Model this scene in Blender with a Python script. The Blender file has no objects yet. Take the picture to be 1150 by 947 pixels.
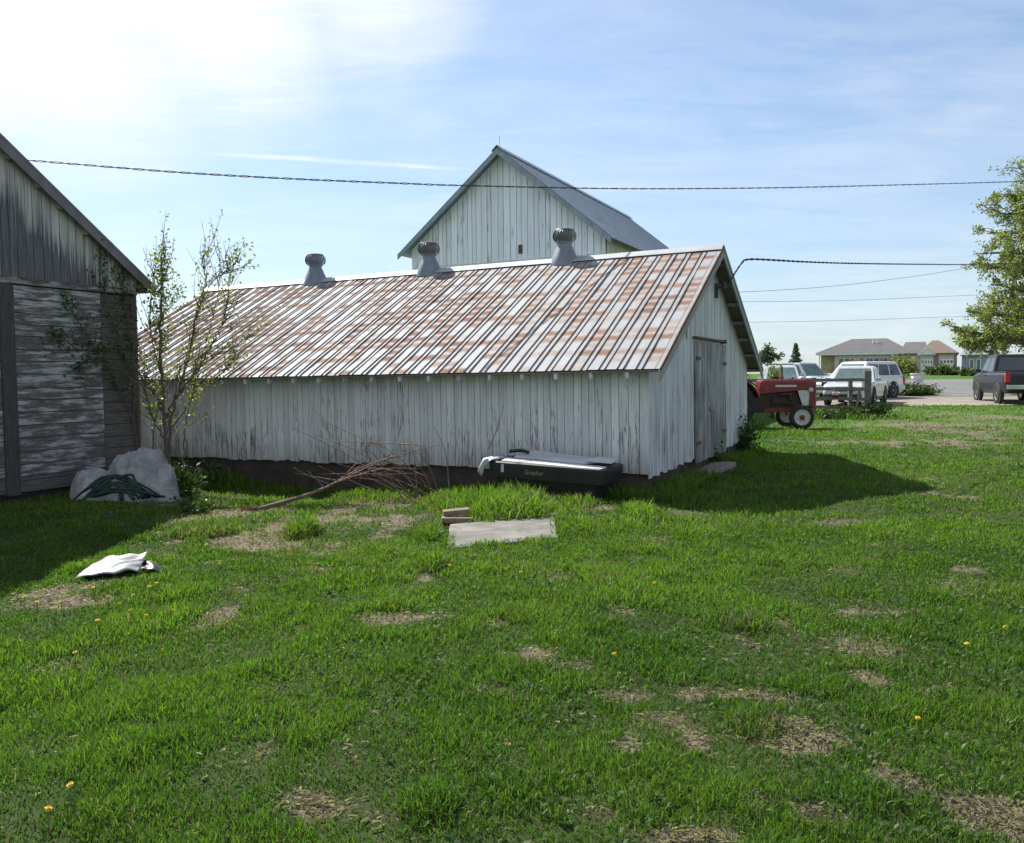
import bpy, math, random
import numpy as np
from mathutils import Vector, Matrix

# tuning values
SUN_E, SKY_S, EXPO = 5.0, .094, .95
SKY_TINT = (.70, .79, .86); HORIZON = (2.7, 3.4, 4.15); CLOUD = (6.3, 6.4, 6.5); VEIL = .10
NB1, NB2, NB3 = 640000, 310000, 90000
rng = np.random.default_rng(11)
random.seed(5)
SC = bpy.context.scene
COL = SC.collection
PI = math.pi

# ------------------------------------------------------------------ camera
F, PITCH, ROLL, CAMZ = 943.0, 0.0546, -0.0079, 1.66
_r = Vector((1, 0, 0)); _u = Vector((0, math.sin(PITCH), math.cos(PITCH))); _f = Vector((0, math.cos(PITCH), -math.sin(PITCH)))
R_ = _r * math.cos(ROLL) + _u * math.sin(ROLL)
U_ = _u * math.cos(ROLL) - _r * math.sin(ROLL)
cam_d = bpy.data.cameras.new('camera'); cam = bpy.data.objects.new('camera', cam_d); COL.objects.link(cam)
cam.matrix_world = Matrix(((R_.x, U_.x, -_f.x, 0), (R_.y, U_.y, -_f.y, 0), (R_.z, U_.z, -_f.z, CAMZ), (0, 0, 0, 1)))
cam_d.sensor_width = 36; cam_d.sensor_fit = 'HORIZONTAL'; cam_d.lens = F / 1150 * 36
cam_d.clip_start = 0.05; cam_d.clip_end = 6000
SC.camera = cam

def ray(px, py):
    d = R_ * (px - 575) - U_ * (py - 473.5) + _f * F
    return d / d.y
def at(px, py, depth):
    return Vector((0, 0, CAMZ)) + ray(px, py) * depth

# ------------------------------------------------------------------ noise + terrain (numpy)
def _h(ix, iy, s):
    n = (ix.astype(np.int64) * 374761393 + iy.astype(np.int64) * 668265263 + s * 974711) & 0xffffffff
    n = ((n ^ (n >> 13)) * 1274126177) & 0xffffffff
    return ((n ^ (n >> 16)) & 0xffff) / 65535.0
def vnoise(x, y, s=0):
    x = np.asarray(x, float); y = np.asarray(y, float)
    ix = np.floor(x); iy = np.floor(y); fx = x - ix; fy = y - iy
    fx = fx * fx * (3 - 2 * fx); fy = fy * fy * (3 - 2 * fy)
    a = _h(ix, iy, s); b = _h(ix + 1, iy, s); c = _h(ix, iy + 1, s); d = _h(ix + 1, iy + 1, s)
    return (a * (1 - fx) + b * fx) * (1 - fy) + (c * (1 - fx) + d * fx) * fy
def fbm(x, y, s=0, o=3):
    t = 0; a = .5; n = 0
    for k in range(o):
        t = t + a * vnoise(np.asarray(x) * 2 ** k + 17 * k, np.asarray(y) * 2 ** k + 9 * k, s + k); n += a; a *= .5
    return t / n
def sst(a, b, x):
    t = np.clip((np.asarray(x, float) - a) / (b - a), 0, 1); return t * t * (3 - 2 * t)
def terrain(x, y):
    x = np.asarray(x, float); y = np.asarray(y, float)
    lin = .0165 * np.where(y > 60, y - 20, np.where(y > 0, 4 * np.log1p(np.exp(np.clip((y - 20) / 4, -20, 20))), 0))
    z = 1.6 - .12 * np.log1p(np.exp(np.clip((1.6 - lin) / .12, -30, 30)))
    z = z - .26 * np.exp(-((x + 3.6) / 2.6) ** 2) * sst(9.5, 13.5, y) * (1 - sst(22, 30, y))
    near = 1 - sst(20, 31, np.hypot(x, y))
    z = z + near * (.07 * (fbm(x * .9, y * .9, 3) - .5) + .05 * (fbm(x * 3.1, y * 3.1, 8, 2) - .5))
    return z
def tz(x, y): return float(terrain(x, y))
def G(px, py):
    """point of the ground seen at that place"""
    d = ray(px, py); t = 5.0
    for _ in range(60):
        p = Vector((0, 0, CAMZ)) + d * t
        z = tz(p.x, p.y)
        if d.z >= -1e-4: return p
        t += ((z - CAMZ) / d.z - t) * .6
    return Vector((d.x * t, d.y * t, tz(d.x * t, d.y * t)))

# ------------------------------------------------------------------ mesh builder
class MB:
    def __init__(s): s.v = []; s.f = []; s.c = []; s.cur = (0.5, 0.5, 0.5, 1)
    def add(s, vs, fs):
        b = len(s.v); s.v += [tuple(v) for v in vs]; s.c += [s.cur] * len(vs)
        s.f += [tuple(i + b for i in f) for f in fs]
    def rnd(s): s.cur = (random.random(), random.random(), random.random(), 1)
    def box(s, x0, x1, y0, y1, z0, z1, M=None):
        vs = [Vector((x, y, z)) for z in (z0, z1) for y in (y0, y1) for x in (x0, x1)]
        if M is not None: vs = [M @ v for v in vs]
        s.add(vs, [(0, 2, 3, 1), (4, 5, 7, 6), (0, 1, 5, 4), (2, 6, 7, 3), (0, 4, 6, 2), (1, 3, 7, 5)])
    def beam(s, a, b, w, h, up=(0, 0, 1)):
        a = Vector(a); b = Vector(b); d = (b - a).normalized(); up = Vector(up)
        x = d.cross(up).normalized(); y = x.cross(d)
        vs = [p + x * (w / 2 * i) + y * (h / 2 * j) for p in (a, b) for i, j in ((-1, -1), (1, -1), (1, 1), (-1, 1))]
        s.add(vs, [(0, 1, 2, 3), (7, 6, 5, 4), (0, 4, 5, 1), (1, 5, 6, 2), (2, 6, 7, 3), (3, 7, 4, 0)])
    def prism(s, poly, t, fn):
        """poly of 2-D points, thickness along 3rd axis from t[0] to t[1]; fn(a,b,c)->xyz"""
        n = len(poly)
        vs = [fn(a, b, t[0]) for a, b in poly] + [fn(a, b, t[1]) for a, b in poly]
        s.add(vs, [tuple(range(n))[::-1], tuple(range(n, 2 * n))] + [(i, (i + 1) % n, n + (i + 1) % n, n + i) for i in range(n)])
    def tube(s, pts, rad, n=6, cap=True):
        pts = [Vector(p) for p in pts]
        if not hasattr(rad, '__len__'): rad = [rad] * len(pts)
        vs = []; prev = None
        for i, p in enumerate(pts):
            d = (pts[min(i + 1, len(pts) - 1)] - pts[max(i - 1, 0)])
            if d.length < 1e-9: d = Vector((0, 0, 1))
            d.normalize()
            if prev is None:
                a = d.cross(Vector((0, 0, 1)) if abs(d.z) < .9 else Vector((1, 0, 0))).normalized()
            else:
                a = (prev - d * prev.dot(d)); a = a.normalized() if a.length > 1e-6 else d.orthogonal().normalized()
            prev = a; b = d.cross(a)
            vs += [p + (a * math.cos(2 * PI * k / n) + b * math.sin(2 * PI * k / n)) * rad[i] for k in range(n)]
        m = len(pts)
        fs = [(i * n + k, i * n + (k + 1) % n, (i + 1) * n + (k + 1) % n, (i + 1) * n + k) for i in range(m - 1) for k in range(n)]
        if cap: fs += [tuple(range(n))[::-1], tuple(range((m - 1) * n, m * n))]
        s.add(vs, fs)
    def lathe(s, prof, n=20, M=None, cap=True):
        """prof of (r,z)"""
        vs = [Vector((r * math.cos(2 * PI * k / n), r * math.sin(2 * PI * k / n), z)) for r, z in prof for k in range(n)]
        if M is not None: vs = [M @ v for v in vs]
        m = len(prof)
        fs = [(i * n + k, i * n + (k + 1) % n, (i + 1) * n + (k + 1) % n, (i + 1) * n + k) for i in range(m - 1) for k in range(n)]
        if cap: fs += [tuple(range(n))[::-1], tuple(range((m - 1) * n, m * n))]
        s.add(vs, fs)
    def build(s, name, mat, parent=None, smooth=False, bevel=0):
        me = bpy.data.meshes.new(name); me.from_pydata(s.v, [], s.f); me.update()
        a = me.color_attributes.new('Col', 'FLOAT_COLOR', 'POINT'); a.data.foreach_set('color', np.array(s.c, np.float32).ravel())
        if smooth: me.polygons.foreach_set('use_smooth', [True] * len(me.polygons))
        me.materials.append(mat)
        o = bpy.data.objects.new(name, me); COL.objects.link(o)
        if parent is not None: o.parent = parent
        if bevel:
            b = o.modifiers.new('bevel', 'BEVEL'); b.width = bevel; b.segments = 2; b.limit_method = 'ANGLE'; b.angle_limit = math.radians(35)
        return o

def np_mesh(name, mat, V, sizes, loops, C=None, parent=None, smooth=False):
    me = bpy.data.meshes.new(name)
    me.vertices.add(len(V)); me.vertices.foreach_set('co', np.asarray(V, np.float32).ravel())
    me.loops.add(len(loops)); me.loops.foreach_set('vertex_index', np.asarray(loops, np.int32))
    st = np.concatenate([[0], np.cumsum(sizes)[:-1]]).astype(np.int32)
    me.polygons.add(len(sizes)); me.polygons.foreach_set('loop_start', st)
    try: me.polygons.foreach_set('loop_total', np.asarray(sizes, np.int32))
    except Exception: pass
    if smooth: me.polygons.foreach_set('use_smooth', np.ones(len(sizes), bool))
    me.update(calc_edges=True)
    if C is not None:
        a = me.color_attributes.new('Col', 'FLOAT_COLOR', 'POINT'); a.data.foreach_set('color', np.asarray(C, np.float32).ravel())
    me.materials.append(mat)
    o = bpy.data.objects.new(name, me); COL.objects.link(o)
    if parent is not None: o.parent = parent
    return o

def tag(o, label=None, cat=None, group=None, kind=None):
    if label: o['label'] = label
    if cat: o['category'] = cat
    if group: o['group'] = group
    if kind: o['kind'] = kind
    return o
def thing(name, label, cat, loc=(0, 0, 0), rz=0, group=None):
    o = bpy.data.objects.new(name, None); o.empty_display_size = .2; COL.objects.link(o)
    o.location = loc; o.rotation_euler = (0, 0, rz)
    return tag(o, label, cat, group)
def copy_tree(o, parent=None):
    c = o.copy(); COL.objects.link(c)
    if parent is not None: c.parent = parent
    for ch in list(o.children): copy_tree(ch, c)
    return c

# ------------------------------------------------------------------ materials
class NT:
    def __init__(s, name):
        s.m = bpy.data.materials.new(name); s.m.use_nodes = True; s.t = s.m.node_tree; s.t.nodes.clear()
        s.out = s.t.nodes.new('ShaderNodeOutputMaterial')
    def n(s, typ, ins=None, **kw):
        nd = s.t.nodes.new(typ)
        for k, v in kw.items(): setattr(nd, k, v)
        for k, v in (ins or {}).items():
            sock = nd.inputs[k]
            if hasattr(v, 'is_linked') or isinstance(v, bpy.types.NodeSocket): s.t.links.new(v, sock)
            else: sock.default_value = v
        return nd
    def link(s, a, b): s.t.links.new(a, b)
    def coord(s, kind='Object'): return s.n('ShaderNodeTexCoord').outputs[kind]
    def mapv(s, v, scale=(1, 1, 1), loc=(0, 0, 0)): return s.n('ShaderNodeMapping', {'Vector': v, 'Scale': scale, 'Location': loc}).outputs[0]
    def noise(s, v, scale=5, detail=4, rough=.55, dist=0): return s.n('ShaderNodeTexNoise', {'Vector': v, 'Scale': scale, 'Detail': detail, 'Roughness': rough, 'Distortion': dist}).outputs[0]
    def ramp(s, f, stops):
        nd = s.n('ShaderNodeValToRGB', {'Fac': f}); e = nd.color_ramp.elements
        while len(e) < len(stops): e.new(.5)
        for el, (p, c) in zip(e, stops):
            el.position = p; el.color = (c, c, c, 1) if not hasattr(c, '__len__') else (*c, 1)
        return nd.outputs[0]
    def math(s, op, a, b=0.0, c=None):
        ins = {0: a, 1: b}
        if c is not None: ins[2] = c
        return s.n('ShaderNodeMath', ins, operation=op).outputs[0]
    def mix(s, f, a, b):
        nd = s.n('ShaderNodeMix', data_type='RGBA')
        for i, v in ((0, f), (6, a), (7, b)):
            if isinstance(v, bpy.types.NodeSocket): s.t.links.new(v, nd.inputs[i])
            elif i == 0: nd.inputs[0].default_value = v
            else: nd.inputs[i].default_value = (*v[:3], 1)
        return nd.outputs[2]
    def mul(s, a, b):
        nd = s.n('ShaderNodeMix', data_type='RGBA', blend_type='MULTIPLY'); nd.inputs[0].default_value = 1
        for i, v in ((6, a), (7, b)):
            if isinstance(v, bpy.types.NodeSocket): s.t.links.new(v, nd.inputs[i])
            else: nd.inputs[i].default_value = (*v[:3], 1)
        return nd.outputs[2]
    def attr(s): return s.n('ShaderNodeAttribute', attribute_name='Col')
    def bump(s, h, strength=.3, dist=.01): return s.n('ShaderNodeBump', {'Height': h, 'Strength': strength, 'Distance': dist}).outputs[0]
    def bsdf(s, col, rough=.8, metal=0, normal=None, spec=.4, **kw):
        ins = {'Base Color': col if isinstance(col, bpy.types.NodeSocket) else (*col[:3], 1), 'Roughness': rough, 'Metallic': metal, 'Specular IOR Level': spec}
        ins.update(kw)
        b = s.n('ShaderNodeBsdfPrincipled', ins)
        if normal is not None: s.link(normal, b.inputs['Normal'])
        s.link(b.outputs[0], s.out.inputs[0]); return s.m

def m_simple(name, col, rough=.6, metal=0, var=.15, scale=6, spec=.4, **kw):
    t = NT(name); c = t.coord(); n = t.noise(c, scale, 5)
    k = t.ramp(n, [(.3, 1 - var), (.7, 1 + var)])
    return t.bsdf(t.mul(k, col), rough, metal, t.bump(n, .15, .004), spec, **kw)

def m_boards(name, paint, wood, base_peel, grad, z0, z1, vertical=True, sx=26, sz=1.6, dirt=None, big=.35, edge=.055, rake=None, stain_lo=.78):
    """old paint flaking off weathered boards; grad adds loss towards z0"""
    t = NT(name); a = t.attr(); c = t.coord()
    off = t.n('ShaderNodeVectorMath', {0: a.outputs['Vector'], 1: (40, 40, 40)}, operation='MULTIPLY').outputs[0]
    p = t.n('ShaderNodeVectorMath', {0: c, 1: off}, operation='ADD').outputs[0]
    sc = (sx, sx, sz) if vertical else (sz, sz, sx)
    n1 = t.noise(t.mapv(p, sc), 1, 6, .65)
    n2 = t.noise(c, 1.3, 3)
    z = t.n('ShaderNodeSeparateXYZ', {0: c}).outputs[2]
    g = t.n('ShaderNodeMapRange', {'Value': z, 'From Min': z0, 'From Max': z1, 'To Min': grad, 'To Max': 0.0}).outputs[0]
    if rake is not None:
        yy = t.n('ShaderNodeSeparateXYZ', {0: c}).outputs[1]
        dist = t.math('SUBTRACT', t.math('ADD', t.math('MULTIPLY', yy, -rake[1]), rake[0]), z)
        dist = t.math('ADD', dist, t.math('MULTIPLY', t.math('SUBTRACT', n1, .5), .5))
        g = t.n('ShaderNodeMapRange', {'Value': dist, 'From Min': .5, 'From Max': 1.0, 'To Min': -.2, 'To Max': grad}).outputs[0]
    s = t.math('ADD', t.math('ADD', n1, g), t.math('MULTIPLY', t.math('SUBTRACT', n2, .5), big))
    sep = t.n('ShaderNodeSeparateColor', {0: a.outputs['Color']})
    s = t.math('ADD', s, t.math('MULTIPLY', t.math('SUBTRACT', sep.outputs[0], .5), .12))
    th = 1 - base_peel
    pe = t.n('ShaderNodeMapRange', {'Value': s, 'From Min': th - edge, 'From Max': th + edge}).outputs[0]
    fine = t.noise(t.mapv(p, (sx * 3, sx * 3, sz * 4) if vertical else (sz * 4, sz * 4, sx * 3)), 1, 5, .6)
    woodc = t.mix(t.ramp(fine, [(.3, 0), (.7, 1)]), [w * .55 for w in wood], [min(1, w * 1.35) for w in wood])
    tone = t.ramp(sep.outputs[1], [(0, .88), (1, 1.06)])
    stain = t.ramp(t.noise(t.mapv(p, (9, 9, .8) if vertical else (.8, .8, 9)), 1, 5, .6), [(.35, stain_lo), (.62, 1.0)])
    pc = t.mul(t.mul(tone, stain), paint)
    if dirt is not None:
        d = t.n('ShaderNodeMapRange', {'Value': t.math('ADD', z, t.math('MULTIPLY', n1, .5)), 'From Min': z0, 'From Max': z0 + .75, 'To Min': .75, 'To Max': 0.0}).outputs[0]
        pc = t.mix(d, pc, dirt)
    col = t.mix(pe, pc, woodc)
    h = t.math('SUBTRACT', t.math('MULTIPLY', fine, .6), pe)
    return t.bsdf(col, .85, 0, t.bump(h, .5, .004), .25)

def m_rusty_roof():
    t = NT('rusted_sheet_metal'); c = t.coord()
    s = t.n('ShaderNodeSeparateXYZ', {0: c}); x, y = s.outputs[0], s.outputs[1]
    pan = t.math('FLOOR', t.math('DIVIDE', x, RIB))
    yw = t.math('ADD', t.math('ADD', y, t.math('MULTIPLY', t.math('SUBTRACT', t.noise(c, 2.5, 3), .5), .08)), t.math('MULTIPLY', t.math('SUBTRACT', t.noise(c, 14, 3), .5), .10))
    rowf = t.math('DIVIDE', yw, .205); row = t.math('FLOOR', rowf); fr = t.math('SUBTRACT', rowf, row)
    v = t.n('ShaderNodeCombineXYZ', {0: pan, 1: row}).outputs[0]
    wn = t.n('ShaderNodeTexWhiteNoise', {'Vector': v}, noise_dimensions='2D').outputs[0]
    v2 = t.n('ShaderNodeCombineXYZ', {0: t.math('FLOOR', t.math('DIVIDE', t.math('ADD', pan, 300), 2)), 1: t.math('FLOOR', t.math('MULTIPLY', row, .34))}).outputs[0]
    wn2 = t.n('ShaderNodeTexWhiteNoise', {'Vector': v2}, noise_dimensions='2D').outputs[0]
    rowb = t.n('ShaderNodeTexWhiteNoise', {'W': row}, noise_dimensions='1D').outputs[0]
    band = t.math('MULTIPLY', t.n('ShaderNodeMapRange', {'Value': fr, 'From Min': 0.0, 'From Max': .34}).outputs[0], t.n('ShaderNodeMapRange', {'Value': fr, 'From Min': 1.0, 'From Max': .66}).outputs[0])
    fine = t.noise(t.mapv(c, (30, 12, 12)), 1, 5, .6)
    pr = t.math('ADD', t.math('ADD', t.math('MULTIPLY', wn, .56), t.math('MULTIPLY', wn2, .26)), t.math('MULTIPLY', rowb, .42))
    pr = t.math('ADD', pr, t.math('MULTIPLY', t.math('SUBTRACT', fine, .5), .35))
    pr = t.math('ADD', pr, t.math('MULTIPLY', t.math('SUBTRACT', t.noise(c, .45, 2), .5), .10))
    on = t.n('ShaderNodeMapRange', {'Value': pr, 'From Min': .44, 'From Max': .74}).outputs[0]
    pf_ = t.math('ABSOLUTE', t.math('SUBTRACT', t.math('FRACT', t.math('DIVIDE', x, RIB)), .5)); win = t.n('ShaderNodeMapRange', {'Value': pf_, 'From Min': .26, 'From Max': .36, 'To Min': 1.0, 'To Max': .35}).outputs[0]
    m = t.math('MULTIPLY', t.math('MULTIPLY', on, win), t.math('ADD', t.math('MULTIPLY', band, .9), .10))
    light = t.n('ShaderNodeMapRange', {'Value': pr, 'From Min': .36, 'From Max': .6, 'To Max': .34}).outputs[0]
    m2 = t.math('MULTIPLY', light, t.ramp(fine, [(.35, 0), (.6, 1)]))
    rust = t.mix(t.ramp(t.math('ADD', t.math('MULTIPLY', wn2, .6), t.math('MULTIPLY', fine, .4)), [(.25, 0), (.75, 1)]), (.26, .158, .108), (.18, .094, .065))
    spot = t.ramp(t.noise(c, 55, 3), [(.52, 0), (.62, 1)])
    metal = t.mul(t.ramp(t.noise(t.mapv(c, (5, 1.2, 1)), 1, 4), [(.3, .85), (.7, 1.06)]), (.30, .31, .322))
    metal = t.mix(m2, metal, (.33, .27, .20))
    col = t.mix(m, metal, rust)
    col = t.mix(t.math('MULTIPLY', spot, t.math('MULTIPLY', m, .35)), col, (.16, .075, .05))
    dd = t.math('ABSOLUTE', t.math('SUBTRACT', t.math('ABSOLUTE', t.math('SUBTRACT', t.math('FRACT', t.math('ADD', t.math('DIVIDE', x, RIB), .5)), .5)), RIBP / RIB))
    rib_shade = t.n('ShaderNodeMapRange', {'Value': t.math('ADD', dd, t.math('MULTIPLY', t.math('SUBTRACT', fine, .5), .03)), 'From Min': .025, 'From Max': .05, 'To Min': .75, 'To Max': 0.0}).outputs[0]
    col = t.mix(rib_shade, col, (.075, .085, .10))  # shade of the ribs painted into the colour as thin dark lines
    rgh = t.math('ADD', .66, t.math('MULTIPLY', m, .25))
    return t.bsdf(col, rgh, 0, t.bump(fine, .25, .003), .22)

def m_metal(name, col, rough=.45, metal=.0, streak=True, sc=(6, 6, .6)):
    t = NT(name); c = t.coord(); n = t.noise(t.mapv(c, sc), 1, 5, .6); n2 = t.noise(c, 2.2, 3)
    k = t.mul(t.ramp(n, [(.3, .78), (.7, 1.12)]), t.ramp(n2, [(.3, .88), (.7, 1.08)]))
    return t.bsdf(t.mul(k, col), rough, metal, t.bump(n, .12, .003), .5)

def m_leaf(name, c1, c2, trans=.4, rough=.5):
    t = NT(name); a = t.n('ShaderNodeSeparateColor', {0: t.attr().outputs['Color']})
    col = t.mix(a.outputs[0], c1, c2)
    col = t.mul(t.ramp(a.outputs[1], [(0, .65), (1, 1.3)]), col)
    d = t.n('ShaderNodeBsdfPrincipled', {'Base Color': col, 'Roughness': rough, 'Specular IOR Level': .3})
    tr = t.n('ShaderNodeBsdfTranslucent', {'Color': t.mul(col, (1.25, 1.2, .6))})
    mx = t.n('ShaderNodeMixShader', {0: trans, 1: d.outputs[0], 2: tr.outputs[0]})
    t.link(mx.outputs[0], t.out.inputs[0]); return t.m
def m_grass():
    t = NT('grass_blades'); col = t.attr().outputs['Color']
    d = t.n('ShaderNodeBsdfPrincipled', {'Base Color': col, 'Roughness': .5, 'Specular IOR Level': .25})
    tr = t.n('ShaderNodeBsdfTranslucent', {'Color': t.mul(col, (1.0, 1.2, .6))})
    mx = t.n('ShaderNodeMixShader', {0: .5, 1: d.outputs[0], 2: tr.outputs[0]})
    t.link(mx.outputs[0], t.out.inputs[0]); return t.m
def m_ground():
    t = NT('lawn_soil'); a = t.n('ShaderNodeSeparateColor', {0: t.attr().outputs['Color']}); c = t.coord()
    n1 = t.noise(c, 6, 6, .65); n2 = t.noise(c, 40, 4, .7); n3 = t.noise(c, .9, 4)
    straw = t.noise(t.mapv(c, (90, 25, 40)), 1, 3, .6, 1.5)
    soil = t.mix(t.ramp(n1, [(.3, 0), (.7, 1)]), (.085, .065, .046), (.155, .125, .09))
    soil = t.mix(t.ramp(straw, [(.48, 0), (.62, .8)]), soil, (.22, .19, .14))
    soil = t.mix(t.ramp(n2, [(.55, 0), (.7, .8)]), soil, (.055, .04, .028))
    grn = t.mix(t.ramp(n3, [(.3, 0), (.7, 1)]), (.024, .040, .011), (.036, .060, .015))
    grn = t.mix(t.ramp(n2, [(.35, 0), (.7, .7)]), grn, (.05, .05, .022))
    far = t.mix(t.ramp(t.noise(c, .25, 5), [(.35, 0), (.65, 1)]), (.042, .098, .014), (.066, .13, .020))
    far = t.mix(t.ramp(t.noise(c, 1.7, 5), [(.45, 0), (.75, .5)]), far, (.085, .088, .038))
    grn = t.mix(a.outputs[1], grn, far)
    col = t.mix(t.ramp(t.math('ADD', a.outputs[0], t.math('MULTIPLY', t.math('SUBTRACT', n1, .5), .5)), [(.30, 0), (.75, .92)]), grn, soil)
    return t.bsdf(col, .95, 0, t.bump(t.math('ADD', n1, n2), .6, .02), .1)
def m_gravel(name, c1, c2, sc=30):
    t = NT(name); c = t.coord(); n = t.noise(c, .35, 4); n2 = t.noise(c, sc, 5, .7); n3 = t.noise(c, 3, 4)
    col = t.mix(t.ramp(n, [(.35, 0), (.65, 1)]), c1, c2)
    col = t.mul(t.ramp(n2, [(.3, .65), (.7, 1.25)]), col)
    col = t.mul(t.ramp(n3, [(.35, .85), (.65, 1.08)]), col)
    return t.bsdf(col, .95, 0, t.bump(n2, .4, .01), .15)
def m_concrete(name, col, dark=.5):
    t = NT(name); c = t.coord(); n = t.noise(c, 2.2, 6, .65, .6); n2 = t.noise(c, 60, 4, .7); n3 = t.noise(t.mapv(c, (1.5, 5, 2)), 1.2, 5)
    k = t.mul(t.ramp(n, [(.3, dark), (.62, 1.05)]), t.ramp(n2, [(.3, .85), (.7, 1.1)]))
    k = t.mul(k, t.ramp(n3, [(.38, .78), (.58, 1)]))
    return t.bsdf(t.mul(k, col), .9, 0, t.bump(t.math('ADD', n, n2), .4, .008), .2)
def m_shingle(name, col):
    t = NT(name); c = t.coord(); n = t.noise(t.mapv(c, (8, 8, 14)), 1, 4); n2 = t.noise(c, .6, 3)
    k = t.mul(t.ramp(n, [(.3, .75), (.7, 1.2)]), t.ramp(n2, [(.3, .9), (.7, 1.08)]))
    return t.bsdf(t.mul(k, col), .9, 0, None, .2)
def m_paint(name, col, rough=.25, coat=.6):
    t = NT(name); c = t.coord(); n = t.noise(c, 2.5, 4)
    z = t.n('ShaderNodeSeparateXYZ', {0: c}).outputs[2]
    d = t.n('ShaderNodeMapRange', {'Value': t.math('ADD', z, t.math('MULTIPLY', n, .3)), 'From Min': .25, 'From Max': .75, 'To Min': .5, 'To Max': .0}).outputs[0]
    k = t.mul(t.ramp(n, [(.3, .9), (.7, 1.05)]), col)
    return t.bsdf(t.mix(d, k, (.22, .19, .15)), rough, 0, None, .5, **{'Coat Weight': coat})
def m_glass(name, col=(.02, .03, .035), rough=.06):
    t = NT(name); n = t.noise(t.coord(), 3, 3)
    return t.bsdf(t.mul(t.ramp(n, [(.3, .8), (.7, 1.3)]), col), rough, 0, None, .9)

RIB, RIBP = .262, .044
M = {}
M['shed'] = m_boards('flaking_white_boards', (.72, .735, .745), (.19, .185, .18), .335, .12, -.1, 1.15, dirt=(.17, .15, .12), edge=.06, sx=46, sz=4.0)
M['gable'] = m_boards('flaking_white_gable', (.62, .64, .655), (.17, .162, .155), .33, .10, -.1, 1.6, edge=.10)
M['door'] = m_boards('grey_door_boards', (.46, .475, .48), (.15, .145, .14), .47, .12, -.1, 1.6, edge=.12)
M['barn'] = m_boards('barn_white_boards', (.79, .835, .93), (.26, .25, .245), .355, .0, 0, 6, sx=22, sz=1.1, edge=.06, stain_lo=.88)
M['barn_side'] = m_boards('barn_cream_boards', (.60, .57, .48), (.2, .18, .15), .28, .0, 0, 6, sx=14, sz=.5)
M['oldgable'] = m_boards('bare_grey_boards', (.46, .45, .43), (.12, .123, .133), .60, .12, 3.1, 4.6, sx=20, sz=.7, big=.3, edge=.12, rake=(3.5, .73))
M['oldplank'] = m_boards('peeled_plank_wall', (.48, .485, .49), (.125, .116, .113), .535, .0, 0, 3, vertical=False, sx=17, sz=2.6, big=.6, edge=.09)
M['oldplain'] = m_boards('bare_plank_wall', (.30, .29, .28), (.115, .105, .10), .74, .0, 0, 3, vertical=False, sx=20, sz=1.2, big=.3)
M['oldpost'] = m_boards('bare_post', (.2, .2, .2), (.075, .07, .07), .85, 0, 0, 3, sx=20, sz=.8)
M['oldtrim'] = m_boards('old_trim', (.36, .36, .36), (.10, .095, .09), .55, 0, 0, 3, vertical=False, sx=14, sz=1.5)
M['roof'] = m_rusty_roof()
M['ridge'] = m_metal('ridge_metal', (.33, .34, .35), .55, 0, sc=(1, 6, 6))
M['galv'] = m_metal('galvanised_vent', (.19, .22, .26), .45, .2)
M['galv_dark'] = m_metal('turbine_metal', (.15, .16, .165), .45, .2)
M['barnroof'] = m_metal('grey_barn_roof', (.20, .25, .31), .5, .0, sc=(5, .5, .5))
M['barntrim'] = m_metal('barn_trim', (.24, .29, .33), .6)
M['oldroof'] = m_metal('dull_grey_roof', (.15, .145, .15), .6, 0, sc=(2, 5, 2))
M['rake'] = m_metal('rake_board', (.30, .30, .29), .8, 0)
M['purlin'] = m_simple('rough_purlin', (.30, .27, .22), .9)
M['soffit'] = m_simple('roof_underside', (.19, .18, .15), .9)
M['dark'] = m_simple('dark_gap', (.02, .02, .02), .95)
M['found'] = m_concrete('stained_foundation', (.085, .072, .062), .5)
M['step'] = m_concrete('step_concrete', (.24, .23, .21), .6)
M['slab'] = m_concrete('slab_concrete', (.215, .205, .185), .55)
M['rust'] = m_simple('rusty_iron', (.13, .07, .045), .85, 0, .35, 20)
M['iron'] = m_simple('dull_iron', (.09, .085, .08), .6, .4, .3, 20)
M['black'] = m_simple('black_plastic', (.012, .013, .015), .42, 0, .3, 4, .5)
M['letter'] = m_simple('pale_lettering', (.22, .26, .15), .7)
M['whiteboard'] = m_metal('white_panel', (.50, .515, .53), .6, 0, sc=(1.2, 6, 6))
M['scrap'] = m_metal('pale_plastic_scrap', (.36, .39, .43), .5)
M['hose'] = m_simple('dark_green_hose', (.010, .028, .022), .45)
M['bark'] = m_simple('twig_bark', (.12, .095, .075), .9, 0, .35, 30)
M['bark2'] = m_simple('dry_branch_bark', (.23, .17, .12), .9, 0, .35, 30)
M['brush'] = m_simple('red_brown_twigs', (.155, .10, .075), .9, 0, .4, 25)
M['butt'] = m_simple('red_brown_wood', (.20, .075, .04), .85, 0, .4, 30)
M['wood'] = m_simple('old_timber', (.17, .125, .09), .9, 0, .3, 18)
M['fence'] = m_simple('grey_fence_wood', (.13, .125, .125), .9, 0, .3, 12)
M['leaf'] = m_leaf('young_leaves', (.10, .145, .03), (.20, .25, .06), .5)
M['leafdark'] = m_leaf('weed_leaves', (.025, .055, .014), (.06, .12, .025), .3)
M['leaftree'] = m_leaf('spring_tree_leaves', (.12, .17, .05), (.23, .285, .095), .55)
M['leafbush'] = m_leaf('bush_leaves', (.028, .058, .014), (.075, .125, .025), .35)
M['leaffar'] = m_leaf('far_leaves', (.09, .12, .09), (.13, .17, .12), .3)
M['ground'] = m_ground(); M['grass'] = m_grass()
M['gravel'] = m_gravel('tan_gravel', (.20, .175, .14), (.26, .235, .195))
M['asphalt'] = m_gravel('grey_road', (.135, .135, .14), (.17, .17, .17))
M['cable'] = m_simple('black_cable', (.035, .037, .045), .6)
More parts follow.
